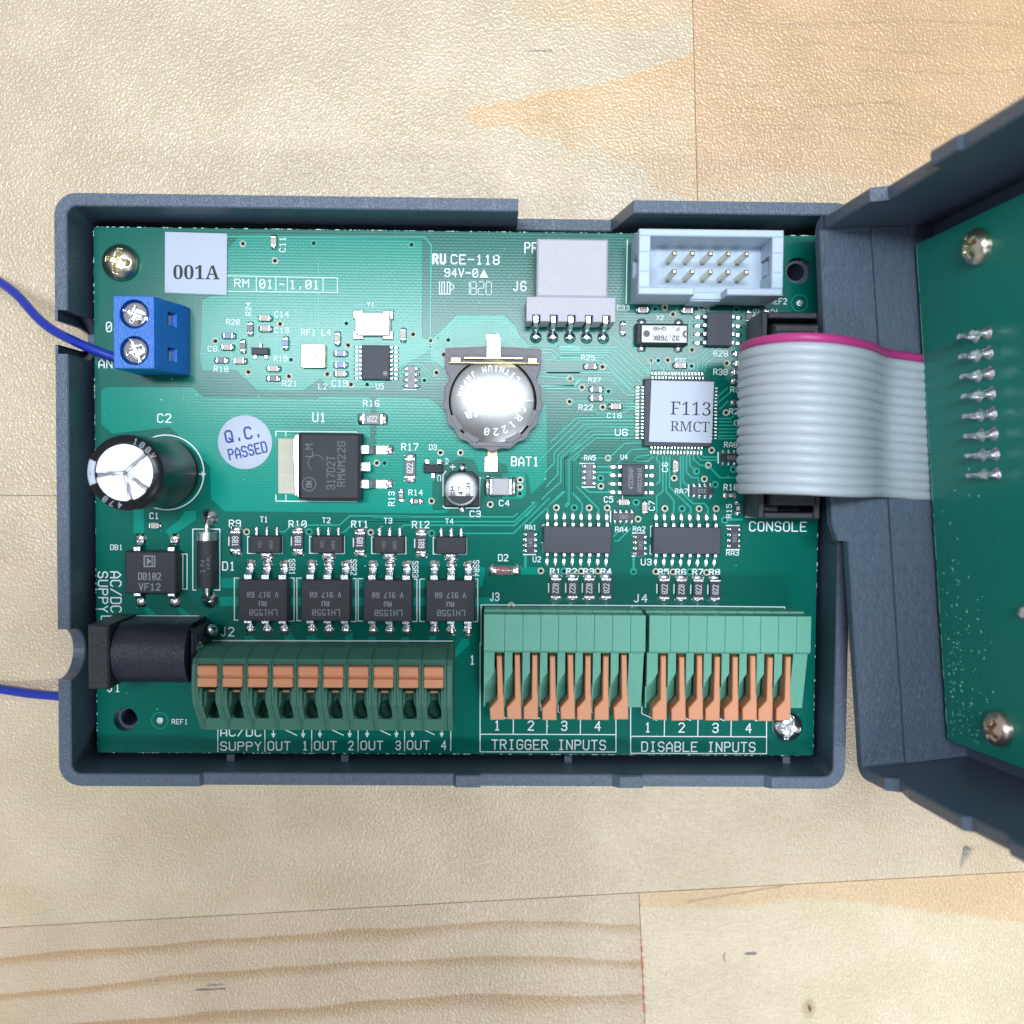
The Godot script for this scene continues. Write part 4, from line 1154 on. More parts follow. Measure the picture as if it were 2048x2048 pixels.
	one(g, "black_band", mats.print_black, func(b): b.tube([Vector3(0.66, 0.75, 0), Vector3(0.95, 0.75, 0)], 0.58, 20))
	for s in [-1, 1]:
		one(g, "terminal", mats.solder, func(b):
			b.tube([Vector3(1.3 * s, 0.8, 0), Vector3(1.8 * s, 0.8, 0)], 0.8, 24)
			b.mound(1.85 * s, 0.0, 1.2, 1.9, 0.5))
	# screws that hold the board
	for q in [[4.06, 5.22, 2.72, 0.35, "yellowish domed cross-head screw in the corner beside the paper label", "brass_zinc"], [103.81, 73.53, 2.38, 0.55, "bright domed cross-head screw partly under the last orange lever", "bright_steel"]]:
		var s := comp("screw", q[4], q[0], q[1])
		put(s, "screw_head", mesh_of("screw%s" % q[2], func(b):
			b.soft()
			b.screw(q[2], 1.75, 1.75, 0.42, 1.3)), mats[q[5]], Vector3.ZERO, rad_to_deg(q[3]) + 45.0 if q[5] == "bright_steel" else -12.0)
	# paper labels
	var l := comp("paper_label", "square white paper label printed 001A", 15.10, 5.17)
	one(l, "paper", mats.label_paper, func(b): b.prism(V([-4.6, -4.55, 4.5, -4.4, 4.45, 4.6, -4.68, 4.35]), 0.03, 0.13, 0.03))
	serif(l, "lettering", "001A", -0.05, 0.13, 1.35, 2.02, mats.print_black, 0.0, true)
	var t := comp("paper_label", "round white paper label printed Q.C. PASSED in blue", 22.18, 31.45)
	one(t, "paper", mats.label_paper, func(b): b.lathe([[4.0, 0.03], [4.0, 0.11], [3.97, 0.13], [0.0, 0.13]], 72))
	one(t, "lettering", mats.print_blue, func(b):
		b.text("Q.C.", -0.25, -1.25, 5.6, 1.95, 11, 0.135, 0.3)
		b.text("PASSED", 0.4, 1.25, 5.9, 1.75, 13, 0.135, 0.24))


func terminals():
	# blue two-way screw terminal
	var a := comp("screw_terminal", "bright blue two-way screw terminal holding the blue wire", 9.40, 16.70)
	var solid := MB.new()
	solid.along_x([Vector2(-2.75, 0), Vector2(-2.75, 10.2), Vector2(2.75, 10.2), Vector2(3.1, 9.0), Vector2(4.55, 2.0), Vector2(4.7, 0)], -5.0, 5.0, 0.1)
	var hs := CSGMesh3D.new()
	hs.name = "housing"
	hs.mesh = solid.done()
	hs.material = mats.blue_plastic
	hs.rotation_degrees.y = 90.0
	a.add_child(hs)
	for s in [-2.5, 2.5]:
		var well := CSGCylinder3D.new()
		well.name = "screw_well"
		well.operation = CSGShape3D.OPERATION_SUBTRACTION
		well.radius = 2.02
		well.height = 3.0
		well.sides = 40
		well.position = Vector3(-s, 9.9, 0.05)
		well.material = mats.blue_plastic
		hs.add_child(well)
		var slot := CSGBox3D.new()
		slot.name = "test_slot"
		slot.operation = CSGShape3D.OPERATION_SUBTRACTION
		slot.size = Vector3(1.9, 2.5, 4.2)
		slot.position = Vector3(-s, 5.55, 3.6)
		slot.material = mats.blue_plastic
		hs.add_child(slot)
		put(a, "screw_head", mesh_of("terminal_screw", func(b):
			b.soft()
			b.screw(1.82, 0.7, 1.15, 0.3, 0.75, 1.75)), mats.bright_steel, Vector3(0.05, 9.55, s), -22.0 if s < 0 else -68.0)
		one(a, "clamp", mats.tin, func(b): b.box(1.9, 3.4, 4.4, 5.6, s - 0.6, s + 0.9, 0.1))
	# ten-way lever terminal
	var n := comp("lever_terminal", "dark green ten-way terminal block with wide orange push buttons", 31.83, 69.65)
	var z0 := 69.65
	var prof := [Vector2(61.31 - z0, 0), Vector2(61.13 - z0, 2.5), Vector2(61.04 - z0, 6), Vector2(62.04 - z0, 9.6), Vector2(62.83 - z0, 10.3), Vector2(66.08 - z0, 10.6), Vector2(68.48 - z0, 10.0), Vector2(73.05 - z0, 6.0), Vector2(73.05 - z0, 0)]
	var x0 := 17.19 - 31.83
	var x1 := 53.63 - 31.83
	var pitch := 3.5
	var first := x0 + 0.6
	var floor_y := 6.2
	var cut := [prof[0], prof[1], prof[2], prof[3], Vector2(62.75 - z0, 10.1), Vector2(62.75 - z0, 7.0), Vector2(66.50 - z0, 7.0), Vector2(66.50 - z0, 9.5), Vector2(66.46 - z0, 9.7), Vector2(66.78 - z0, 7.2), Vector2(68.53 - z0, 4.2), Vector2(70.00 - z0, 3.4), Vector2(71.15 - z0, 5.2), Vector2(71.03 - z0, 7.4), Vector2(71.36 - z0, 7.15), prof[7], prof[8]]
	one(n, "end_wall", mats.dark_green_plastic, func(b): b.along_x(prof, x0, first, 0.12))
	one(n, "end_wall", mats.dark_green_plastic, func(b): b.along_x(prof, first + 10 * pitch, x1, 0.12))
	for k in 10:
		var l := first + k * pitch
		one(n, "pole_housing", mats.dark_green_plastic, func(b):
			b.along_x(prof, l + 0.02, l + 0.34, 0.06)
			b.along_x(prof, l + 3.12, l + 3.48, 0.06)
			b.along_x(cut, l + 0.3, l + 3.16)
			# thick cheeks beside the wire entry, with a neck at the back and rounded front corners
			var zf := 66.14 - z0
			var entry := [Vector2(zf, 3.0), Vector2(zf, 9.9), Vector2(66.52 - z0, 10.1), prof[6], Vector2(71.03 - z0, 7.8), Vector2(71.03 - z0, 3.0)]
			b.along_x(entry, l + 0.33, l + 0.72)
			b.along_x(entry, l + 2.74, l + 3.13)
			var zz := [66.71 - z0, 68.14 - z0, 69.37 - z0, 70.33 - z0, 71.03 - z0]
			for s in [[l + 0.7, 1.0], [l + 2.76, -1.0]]:
				b.prism([Vector2(s[0], zz[0]), Vector2(s[0] + 0.42 * s[1], zz[0]), Vector2(s[0] + 0.45 * s[1], zz[1]), Vector2(s[0] + 0.02 * s[1], zz[2])], 4.0, 9.3, 0.2)
				b.prism([Vector2(s[0], zz[3]), Vector2(s[0] + 0.2 * s[1], lerpf(zz[3], zz[4], 0.6)), Vector2(s[0] + 0.7 * s[1], zz[4]), Vector2(s[0], zz[4])], 3.0, 7.3, 0.1))
		one(n, "push_button", mats.orange_plastic, func(b):
			b.xf.origin.x = l + 0.36
			var zb := 64.32 - z0
			b.along_x([Vector2(zb - 1.45, 7.6), Vector2(zb - 1.45, 10.75), Vector2(zb - 1.3, 10.95), Vector2(zb - 0.22, 10.85), Vector2(zb - 0.05, 10.5), Vector2(zb + 0.18, 10.5), Vector2(zb + 0.3, 10.95), Vector2(zb + 1.35, 11.05), Vector2(zb + 1.5, 10.85), Vector2(zb + 1.5, 7.6)], 0.0, 2.74, 0.12))
		one(n, "clamp_tongue", mats.orange_plastic, func(b):
			b.box(l + 0.95, l + 2.5, 6.0, 8.3, 66.63 - z0, 67.13 - z0, 0.3))
	# the two eight-way lever terminals
	lever_block("light green eight-way terminal block with slim orange levers over TRIGGER INPUTS", 57.97, 80.93, [60.18, 62.76, 65.28, 67.79, 70.34, 72.89, 75.46, 78.04])
	lever_block("light green eight-way terminal block with slim orange levers over DISABLE INPUTS", 81.43, 104.51, [83.71, 86.33, 88.90, 91.48, 94.04, 96.56, 99.09, 101.69])
	# white five-pin angled header
	var w := comp("pin_header", "white five-pin angled header with bare legs, at the board's upper edge", 70.49, 6.94)
	var ox := 70.49
	var oz := 6.94
	one(w, "housing", mats.white_nylon, func(b):
		b.prism(rect((65.09 + 75.22) / 2 - ox, (2.30 + 10.50) / 2 - oz, 75.22 - 65.09, 10.50 - 2.30), 0.3, 6.2, 0.25)
		var xa := 63.66 - ox
		var xb := 76.40 - ox
		var za := 10.43 - oz + 0.02
		var zb := 13.94 - oz
		var p := [Vector2(xb, zb), Vector2(xb, za), Vector2(xa, za), Vector2(xa, zb)]
		for q in [65.07, 67.59, 70.12, 72.61, 75.11]:
			p.append_array([Vector2(q - ox - 0.55, zb), Vector2(q - ox - 0.55, zb - 0.95), Vector2(q - ox + 0.6, zb - 0.95), Vector2(q - ox + 0.6, zb)])
		b.prism(p, 0.3, 5.9, 0.08))
	for q in [65.07, 67.59, 70.12, 72.61, 75.11]:
		one(w, "leg", mats.bright_steel, func(b):
			b.xf.origin = Vector3(q - ox, 0, 13.50 - oz)
			b.bent([Vector2(-1.2, 4.6), Vector2(0.3, 4.6), Vector2(0.75, 4.2), Vector2(0.95, 3.2), Vector2(1.0, 0.0)], 0.72, 0.64, 0.08))
		one(w, "solder", mats.solder, func(b): b.lathe([[0.9, 0.0], [0.85, 0.2], [0.5, 0.6], [0.3, 0.8], [0.0, 0.85]], 20, Vector3(65.26 - 65.07 + q - ox, 0, 15.50 - oz)))
	# pale grey boxed header
	box_header("pale grey ten-pin boxed header with bare gilt pins", 89.39, 5.9, 20.3, 9.1, 9.0, 5, mats.grey_header)
	# black boxed header under the ribbon
	var bx := comp("box_header", "black boxed header under the grey ribbon cable, above CONSOLE", 100.85, 27.24)
	one(bx, "housing", mats.black_plastic, func(b):
		var hx := 4.5
		var hz := 41.78 - 27.24
		b.box(-4.2, 4.6, 0.0, 2.0, -hz, hz)
		b.box(-4.2, -3.3, 2.0, 8.8, -hz, hz, 0.15)
		b.box(3.7, 4.6, 2.0, 8.8, -hz, hz, 0.15)
		b.box(-3.3, 3.7, 2.0, 8.8, -hz, -hz + 0.9, 0.15)
		b.box(-3.3, 3.7, 2.0, 8.8, hz - 0.9, hz, 0.15)
		b.box(-3.3, -0.8, 2.0, 7.0, hz - 3.2, hz - 0.9, 0.15))
	one(bx, "latch", mats.jack_plastic, func(b): b.box(-1.0, 1.2, 2.0, 8.0, 11.0, 12.6, 0.3))


func lever_block(label: String, x0: float, x1: float, stems: Array):
	var n := comp("lever_terminal", label, (x0 + x1) / 2.0, 62.0)
	var cx := (x0 + x1) / 2.0
	var za := 55.67 - 62.0
	var zb := 60.80 - 62.0
	var zc := 69.61 - 62.0
	var zr := 61.70 - 62.0
	# stepped back, flat top, lower deck that falls towards the wires
	var back := [Vector2(za + 0.05, 0), Vector2(za + 0.05, 3.2), Vector2(za - 0.22, 3.3), Vector2(za - 0.22, 5.4), Vector2(za + 0.08, 5.5), Vector2(za, 9.0), Vector2(zb, 9.0), Vector2(zb + 0.35, 8.4), Vector2(zb + 0.4, 4.0), Vector2(zb + 0.4, 0)]
	var edges := [x0 - cx]
	for k in 8:
		edges.append(stems[k] - cx + 0.75)
	edges.append(x1 - cx)
	for k in 9:
		var l: float = edges[k] + 0.015
		var r: float = edges[k + 1] - 0.015
		one(n, "pole_housing", mats.light_green_plastic, func(b):
			b.along_x(back, l, r, 0.045)
			var deck := func(xa: float, xb: float, ze: float, zs: float): b.along_x([Vector2(zs, 0), Vector2(zs, lerpf(7.7, 5.4, clampf((zs - zb) / (zc - zb), 0, 1))), Vector2(ze, lerpf(7.7, 5.4, clampf((ze - zb) / (zc - zb), 0, 1))), Vector2(ze, 0)], xa, xb)
			if k < 8:
				var s: float = stems[k] - cx
				# deck beside the lever; its corner is cut back for the wire funnel
				var q := [Vector2(l, zb + 0.4), Vector2(s - 0.66, zb + 0.4), Vector2(s - 0.66, zb + 3.5), Vector2(s - 1.55, zb + 4.9), Vector2(l, zb + 5.6)] if s - 1.55 > l else [Vector2(l, zb + 0.4), Vector2(s - 0.66, zb + 0.4), Vector2(s - 0.66, zb + 3.5), Vector2(l, zb + 4.6)]
				b.prism(q, 2.0, 7.0, 0.05)
				b.along_x([Vector2(zb + 3.4, 0), Vector2(zb + 3.4, 4.4), Vector2(zc - 0.3, 3.4), Vector2(zc, 3.0), Vector2(zc, 0)], l, s - 0.4)
				b.along_x([Vector2(zb + 0.3, 0), Vector2(zb + 0.3, 2.6), Vector2(zc, 2.2), Vector2(zc, 0)], s - 0.6, r)
				b.box(l, l + 0.22, 0, 5.6, zb + 0.4, zc, 0.04)
				b.box(r - 0.16, r, 0, 5.2, zb + 0.4, zc, 0.04)
			else:
				deck.call(l, r, zc, zb + 0.4))
	var lever := mesh_of("lever", func(b):
		b.prism(V([-0.36, 0.2, 0.36, 0.2, 0.52, 5.3, 0.62, 5.6, 0.7, 9.0, -1.35, 9.0, -1.42, 7.4, -0.28, 6.15]), 5.0, 7.9, 0.12, 0.0, true))
	for k in 8:
		var o := put(n, "lever", lever, mats.orange_plastic, Vector3(stems[k] - cx, 0, zb + 0.25))
		o.rotation_degrees.x = 3.0 + 0.9 * sin(k * 2.3 + x0)
		o.rotation_degrees.y = 0.8 * sin(k * 1.7 + x0)
		o.scale.z = (zc + 1.05 - zb) / 9.25


func box_header(label: String, x: float, z: float, w: float, h: float, tall: float, count: int, m: Material):
	var n := comp("box_header", label, x, z)
	var t := 1.0
	one(n, "housing", m, func(b):
		b.box(-w / 2, w / 2, 0.2, 2.6, -h / 2, h / 2, 0.0, 0.1)
		b.box(-w / 2, w / 2, 2.6, tall, -h / 2, -h / 2 + t, 0.16)
		b.box(-w / 2, -2.3, 2.6, tall, h / 2 - t, h / 2, 0.16)
		b.box(2.3, w / 2, 2.6, tall, h / 2 - t, h / 2, 0.16)
		b.box(-2.3, 2.3, 2.6, 5.2, h / 2 - t, h / 2, 0.1)
		for s in [-1, 1]:
			var xa := -w / 2 if s < 0 else w / 2 - 1.6
			b.box(xa, xa + 1.6, 2.6, tall, -h / 2 + t, -1.35, 0.12)
			b.box(xa, xa + 1.6, 2.6, tall, 1.35, h / 2 - t, 0.12)
			b.box(xa, xa + 1.6, 7.4, tall, -1.35, 1.35, 0.12)
			b.box(xa + (1.0 if s < 0 else 0.2), xa + (1.4 if s < 0 else 0.6), 2.6, 5.0, -1.0, 1.0))
	one(n, "key_lip", m, func(b): b.box(-2.2, 2.2, 0.2, 5.0, h / 2 + 0.02, h / 2 + 0.25, 0.1))
	for k in count:
		for r in [-1.27, 1.27]:
			put(n, "pin", mesh_of("header_pin", func(b):
				b.box(-0.32, 0.32, 0.0, 8.0, -0.32, 0.32, 0.18)), mats.pin_gold, Vector3((k - (count - 1) / 2.0) * 2.54 + 0.0, 0.6, r))


func gull(b, from_y: float, out: float, w: float, th := 0.18):
	b.bent([Vector2(-0.25, from_y), Vector2(out * 0.25, from_y), Vector2(out * 0.5, from_y * 0.35), Vector2(out * 0.62, th / 2 + 0.04), Vector2(out, th / 2 + 0.04)], w, th)


# a black chip with rows of bent legs; rows are [side, count, pitch, centre]
func chip(called: String, label: String, x: float, z: float, w: float, d: float, tall: float, rows: Array, leg: Array, body: Material, joined := false) -> Node3D:
	var n := comp(called, label, x, z)
	one(n, "body", body, func(b): b.box(-w / 2, w / 2, 0.12, tall, -d / 2, d / 2, 0.12, 0.2))
	var key := "leg%s" % [leg]
	var lm := mesh_of(key, func(b):
		gull(b, tall * 0.5, leg[0], leg[1])
		b.mound(0.0, leg[0] * 0.98, leg[1] * 1.35, leg[0] * 0.75, 0.24))
	var all := MB.new()
	for r in rows:
		var a: float = {"down": 0.0, "right": 90.0, "up": 180.0, "left": 270.0}[r[0]]
		for k in r[1]:
			var off: float = (k - (r[1] - 1) / 2.0) * r[2]
			var at := Vector3(off, 0, d / 2) if r[0] == "down" else Vector3(off, 0, -d / 2) if r[0] == "up" else Vector3(w / 2, 0, off) if r[0] == "right" else Vector3(-w / 2, 0, off)
			if joined:
				all.st.append_from(lm, 0, Transform3D(Basis(Vector3.UP, deg_to_rad(a)), at))
			else:
				put(n, "leg", lm, mats.tin, at, a)
	if joined:
		var o := put(n, "leg_rows", all.st.commit(), mats.tin)
		o.set_meta("kind", "stuff")
	return n


func chips():
	var q := chip("microcontroller", "square many-legged chip under a white paper label printed F113 RMCT", 86.39, 26.50, 10.0, 10.0, 1.3, [["up", 16, 0.5], ["down", 16, 0.5], ["left", 16, 0.5], ["right", 16, 0.5]], [1.05, 0.24], mats.grey_epoxy, true)
	one(q, "paper_label", mats.label_paper, func(b): b.prism(V([-4.0, -4.72, 5.3, -4.6, 5.05, 4.45, -4.25, 4.35]), 1.31, 1.4, 0.03))
	serif(q, "label_print", "F113", 1.9, 1.4, -0.6, 1.95, mats.print_black, -1.0)
	serif(q, "label_print", "RMCT", 1.8, 1.4, 2.05, 1.5, mats.print_black, -1.0)
	for e in [["wide sixteen-legged black chip beside the mark U2", 71.69, 45.48], ["wide sixteen-legged black chip beside the mark U3", 87.99, 45.47]]:
		var c := chip("driver_chip", e[0], e[1], e[2], 10.1, 4.05, 1.75, [["up", 8, 1.27], ["down", 8, 1.27]], [1.55, 0.44], mats.grey_epoxy)
		one(c, "notch_dot", mats.black_epoxy, func(b): b.ring(Vector2(-4.4, 1.3), 0.35, 0.08, 1.76, 20))
	var m := chip("memory_chip", "eight-legged chip with faint sideways print beside the mark U4", 79.90, 36.50, 3.5, 4.6, 1.6, [["left", 4, 1.27], ["right", 4, 1.27]], [1.35, 0.46], mats.grey_epoxy)
	one(m, "marking", mats.marking_grey, func(b):
		b.text("ATECC501K", 0.9, 0.0, 3.6, 0.62, 90, 1.61, 0.1)
		b.text("45DBNP", -0.4, -0.2, 3.3, 0.75, 90, 1.61, 0.1))
	chip("clock_chip", "eight-legged dark chip between the crystal and R29", 92.36, 14.16, 3.75, 4.9, 1.6, [["left", 4, 1.27], ["right", 4, 1.27]], [1.35, 0.46], mats.grey_epoxy)
	var t := chip("radio_chip", "small dark chip with a round dimple, beside the mark U5", 41.62, 19.53, 4.25, 5.05, 1.1, [["left", 8, 0.65], ["right", 8, 0.65]], [0.95, 0.3], mats.grey_epoxy, true)
	one(t, "dimple", mats.marking_grey, func(b): b.disc(Vector2(1.42, 1.6), 0.34, 1.105, 24))
	# four relays in a row
	for k in 4:
		var e: Array = [["V 917 68", 25.50, 54.63], ["V 917 68", 34.67, 54.57], ["V 917 68", 43.78, 54.58], ["V 917 68", 52.97, 54.53]][k]
		var where: String = ["first from the diode", "second from the diode", "third from the diode", "nearest to the trigger terminal block"][k]
		var r := chip("relay_chip", "black six-legged relay chip printed LH1550, %s" % where, e[1], e[2], 7.15, 6.05, 3.3, [["up", 3, 2.54], ["down", 3, 2.54]], [2.0, 1.1], mats.black_epoxy)
		one(r, "marking", mats.marking_grey, func(b):
			b.text("V 917 68", 0.0, -0.85, 4.6, 0.85, 180, 3.31, 0.12)
			b.text("RU", 0.0, 0.45, 1.15, 0.75, 180, 3.31, 0.15)
			b.text("LH1550", 0.1, 1.75, 4.1, 0.95, 180, 3.31, 0.12))
		one(r, "dimple", mats.resistor_black, func(b): b.disc(Vector2(2.55, -1.95), 0.42, 3.306, 24))
		for s in 6:
			one(r, "solder", mats.solder, func(b):
				var sx := (s % 3 - 1) * 2.54
				var sz := 4.55 if s > 2 else -4.55
				b.mound(sx, sz + (0.35 if s > 2 else -0.35), 1.5, 1.3, 0.4))
	# four tabbed transistors above the relays
	for k in 4:
		var e: Array = [[25.46, 46.52], [34.63, 46.45], [43.74, 46.45], [52.90, 46.46]][k]
		var n := comp("transistor", "black tabbed transistor below the mark T%d" % (k + 1), e[0], e[1])
		put(n, "body", mesh_of("sot_body", func(b): b.box(-2.3, 2.3, 0.1, 1.5, -1.3, 1.3, 0.18, 0.1)), mats.black_epoxy)
		put(n, "tab", mesh_of("sot_tab", func(b):
			b.prism(V([-0.85, 1.25, 0.85, 1.25, 0.85, 1.6, 0.45, 2.0, -0.45, 2.0, -0.85, 1.6]), 0.0, 0.55, 0.2)
			b.mound(0.0, 1.95, 2.1, 1.2, 0.4)), mats.solder)
		for s in 3:
			put(n, "leg", mesh_of("sot_leg", func(b):
				b.box(-0.25, 0.25, 0.0, 0.5, -2.35, -1.1, 0.14)
				b.mound(0.0, -2.3, 0.66, 0.9, 0.42)), mats.solder, Vector3((s - 1) * 1.5, 0, 0))
		if k < 3:
			put(n, "marking", mesh_of("sot_mark", func(b):
				b.text("MD", -0.75, 0.0, 1.0, 0.6, 90, 1.51, 0.1)
				b.text("W03", 0.85, 0.1, 1.3, 0.55, 90, 1.51, 0.1)), mats.marking_dim)
	# crystals and filter
	var x := comp("crystal", "black four-footed crystal with a pale face printed 32.768K", 83.95, 15.04)
	one(x, "body", mats.black_plastic, func(b):
		b.box(-4.0, 3.65, 0.2, 1.9, -1.55, 1.55, 0.15)
		b.box(-3.3, 3.55, 1.9, 2.2, -1.3, 1.35, 0.1))
	one(x, "face", mats.ceramic_white, func(b): b.box(-3.2, 3.4, 2.2, 2.22, -1.2, 1.25))
	one(x, "face_dot", mats.marking_dim, func(b):
		b.disc(Vector2(-2.5, 0), 0.5, 2.225, 24)
		b.ring(Vector2(3.35, 0), 0.42, 0.3, 2.226, 20, PI / 2, PI * 1.5))
	one(x, "marking", mats.print_black, func(b):
		b.text("32.768K", 0.4, 0.62, 3.9, 0.75, 180, 2.224, 0.12)
		b.text("F. QH8", 0.4, -0.75, 3.8, 0.55, 180, 2.224, 0.1))
	for s in [[-3.0, -1], [2.5, -1], [-3.0, 1], [2.5, 1]]:
		one(x, "foot", mats.tin, func(b): b.mound(s[0] + 0.05, 1.9 * s[1], 1.4, 1.2, 0.5))
	var y := comp("crystal", "small bright metal-lidded crystal above the chip U5", 41.17, 13.96)
	one(y, "lid", mats.bright_steel, func(b): b.prism(V([-2.3, -1.6, 2.3, -1.6, 2.45, -1.45, 2.45, 1.4, 2.3, 1.55, -2.3, 1.55, -2.45, 1.4, -2.45, -1.45]), 0.9, 1.15, 0.1))
	one(y, "base", mats.ceramic_tan, func(b): b.box(-2.6, 2.6, 0.1, 0.9, -1.7, 1.65))
	for s in [[-2.2, -1.5], [2.2, -1.5], [-2.2, 1.5], [2.2, 1.5]]:
		one(y, "terminal", mats.solder, func(b): b.box(s[0] - 0.8, s[0] + 0.8, 0.0, 0.5, s[1] - 0.65, s[1] + 0.65, 0.15))
	var f := comp("radio_filter", "small square gilt-edged filter with pale print below RF1", 32.43, 18.69)
	one(f, "base", mats.gold, func(b): b.prism(V([-1.6, -1.75, 1.6, -1.75, 1.8, -1.55, 1.8, 1.55, 1.6, 1.75, -1.6, 1.75, -1.8, 1.55, -1.8, -1.55]), 0.05, 0.95, 0.12))
	one(f, "lid", mats.dull_metal, func(b): b.prism(V([-1.4, -1.55, 1.4, -1.55, 1.5, -1.45, 1.5, 1.35, 1.4, 1.45, -1.4, 1.45, -1.5, 1.35, -1.5, -1.45]), 0.95, 1.05, 0.07))
	one(f, "marking", mats.ceramic_white, func(b):
		b.text("IFC", -0.75, 0.3, 1.7, 0.5, 90, 1.055, 0.1)
		b.text("R6J", 0.0, 0.3, 1.7, 0.6, 90, 1.055, 0.14)
		b.text("108", 0.65, 0.35, 1.5, 0.5, 90, 1.055, 0.14))
	var o := comp("transistor", "tiny shiny transistor among the small parts of the radio corner", 24.55, 18.00)
	one(o, "body", mats.grey_epoxy, func(b): b.box(-1.25, 1.25, 0.1, 0.9, -0.5, 0.55, 0.1))
	for s in [[0.0, -1], [-0.8, 1], [0.8, 1]]:
		one(o, "leg", mats.solder, func(b): b.box(s[0] - 0.28, s[0] + 0.28, 0.0, 0.4, 0.5 if s[1] > 0 else -1.15, 1.15 if s[1] > 0 else -0.5, 0.12))
	var p := comp("transistor", "tiny three-legged black part below the mark D3", 50.15, 35.09)
	one(p, "body", mats.black_epoxy, func(b): b.box(-1.4, 1.4, 0.1, 1.0, -0.6, 0.65, 0.12))
	for s in [[-0.95, -1], [0.95, -1], [0.0, 1]]:
		one(p, "leg", mats.solder, func(b): b.box(s[0] - 0.35, s[0] + 0.35, 0.0, 0.4, 0.6 if s[1] > 0 else -1.45, 1.45 if s[1] > 0 else -0.6, 0.15))


# a chip resistor, capacitor or coil: body and two soldered ends
func small(kind: String, label: String, x: float, z: float, deg: float, print := "", print_deg := 0.0):
	var big := kind.begins_with("big")
	var l := 3.2 if big else 1.6
	var w := 1.6 if big else 0.82
	var tall := 0.62 if big else (0.5 if kind == "resistor" else 0.8)
	var called := "resistor" if kind.ends_with("resistor") else ("coil" if kind == "coil" else "capacitor")
	var n := comp(called, label, x, z, deg)
	var m: Material = {"resistor": mats.resistor_black, "big_resistor": mats.resistor_black, "coil": mats.ceramic_blue, "capacitor": mats.ceramic_tan}[kind]
	var e := 0.5 if big else 0.36
	put(n, "body", mesh_of("small_body" + kind, func(b): b.box(-l / 2 + e, l / 2 - e, 0.08, tall, -w / 2, w / 2, 0.03)), m)
	for s in [0.0, 180.0]:
		put(n, "terminal", mesh_of("small_end" + kind, func(b):
			b.box(l / 2 - e - 0.01, l / 2, 0.04, tall + 0.04, -w / 2 - 0.03, w / 2 + 0.03, 0.14 if big else 0.12)
			b.mound(l / 2 + w * 0.05, 0.0, w * 0.8, w * 1.2, tall * 0.7)), mats.solder, Vector3.ZERO, s)
	if print:
		put(n, "marking", mesh_of("small_print%s%s%s" % [print, print_deg, big], func(b): b.text(print, 0, 0, (1.5 if big else 0.66), (0.95 if big else 0.5), print_deg, tall + 0.008, 0.14 if big else 0.08)), mats.marking_white)


func array_of(label: String, x: float, z: float, deg: float, print := "102"):
	var n := comp("resistor_array", label, x, z, deg)
	put(n, "body", mesh_of("array_body", func(b): b.box(-1.65, 1.65, 0.05, 0.55, -0.62, 0.62, 0.04)), mats.resistor_black)
	for k in 4:
		for s in [-1, 1]:
			put(n, "terminal", mesh_of("array_end%d" % s, func(b):
				b.box(-0.22, 0.22, 0.0, 0.58, minf(s * 0.5, s * 0.85), maxf(s * 0.5, s * 0.85), 0.1)
				b.mound(0.0, s * 0.92, 0.5, 0.75, 0.32)), mats.solder, Vector3((k - 1.5) * 0.85, 0, 0))
	put(n, "marking", mesh_of("array_print" + print, func(b): b.text(print, 0, 0, 1.3, 0.55, 0, 0.558, 0.09)), mats.marking_grey)


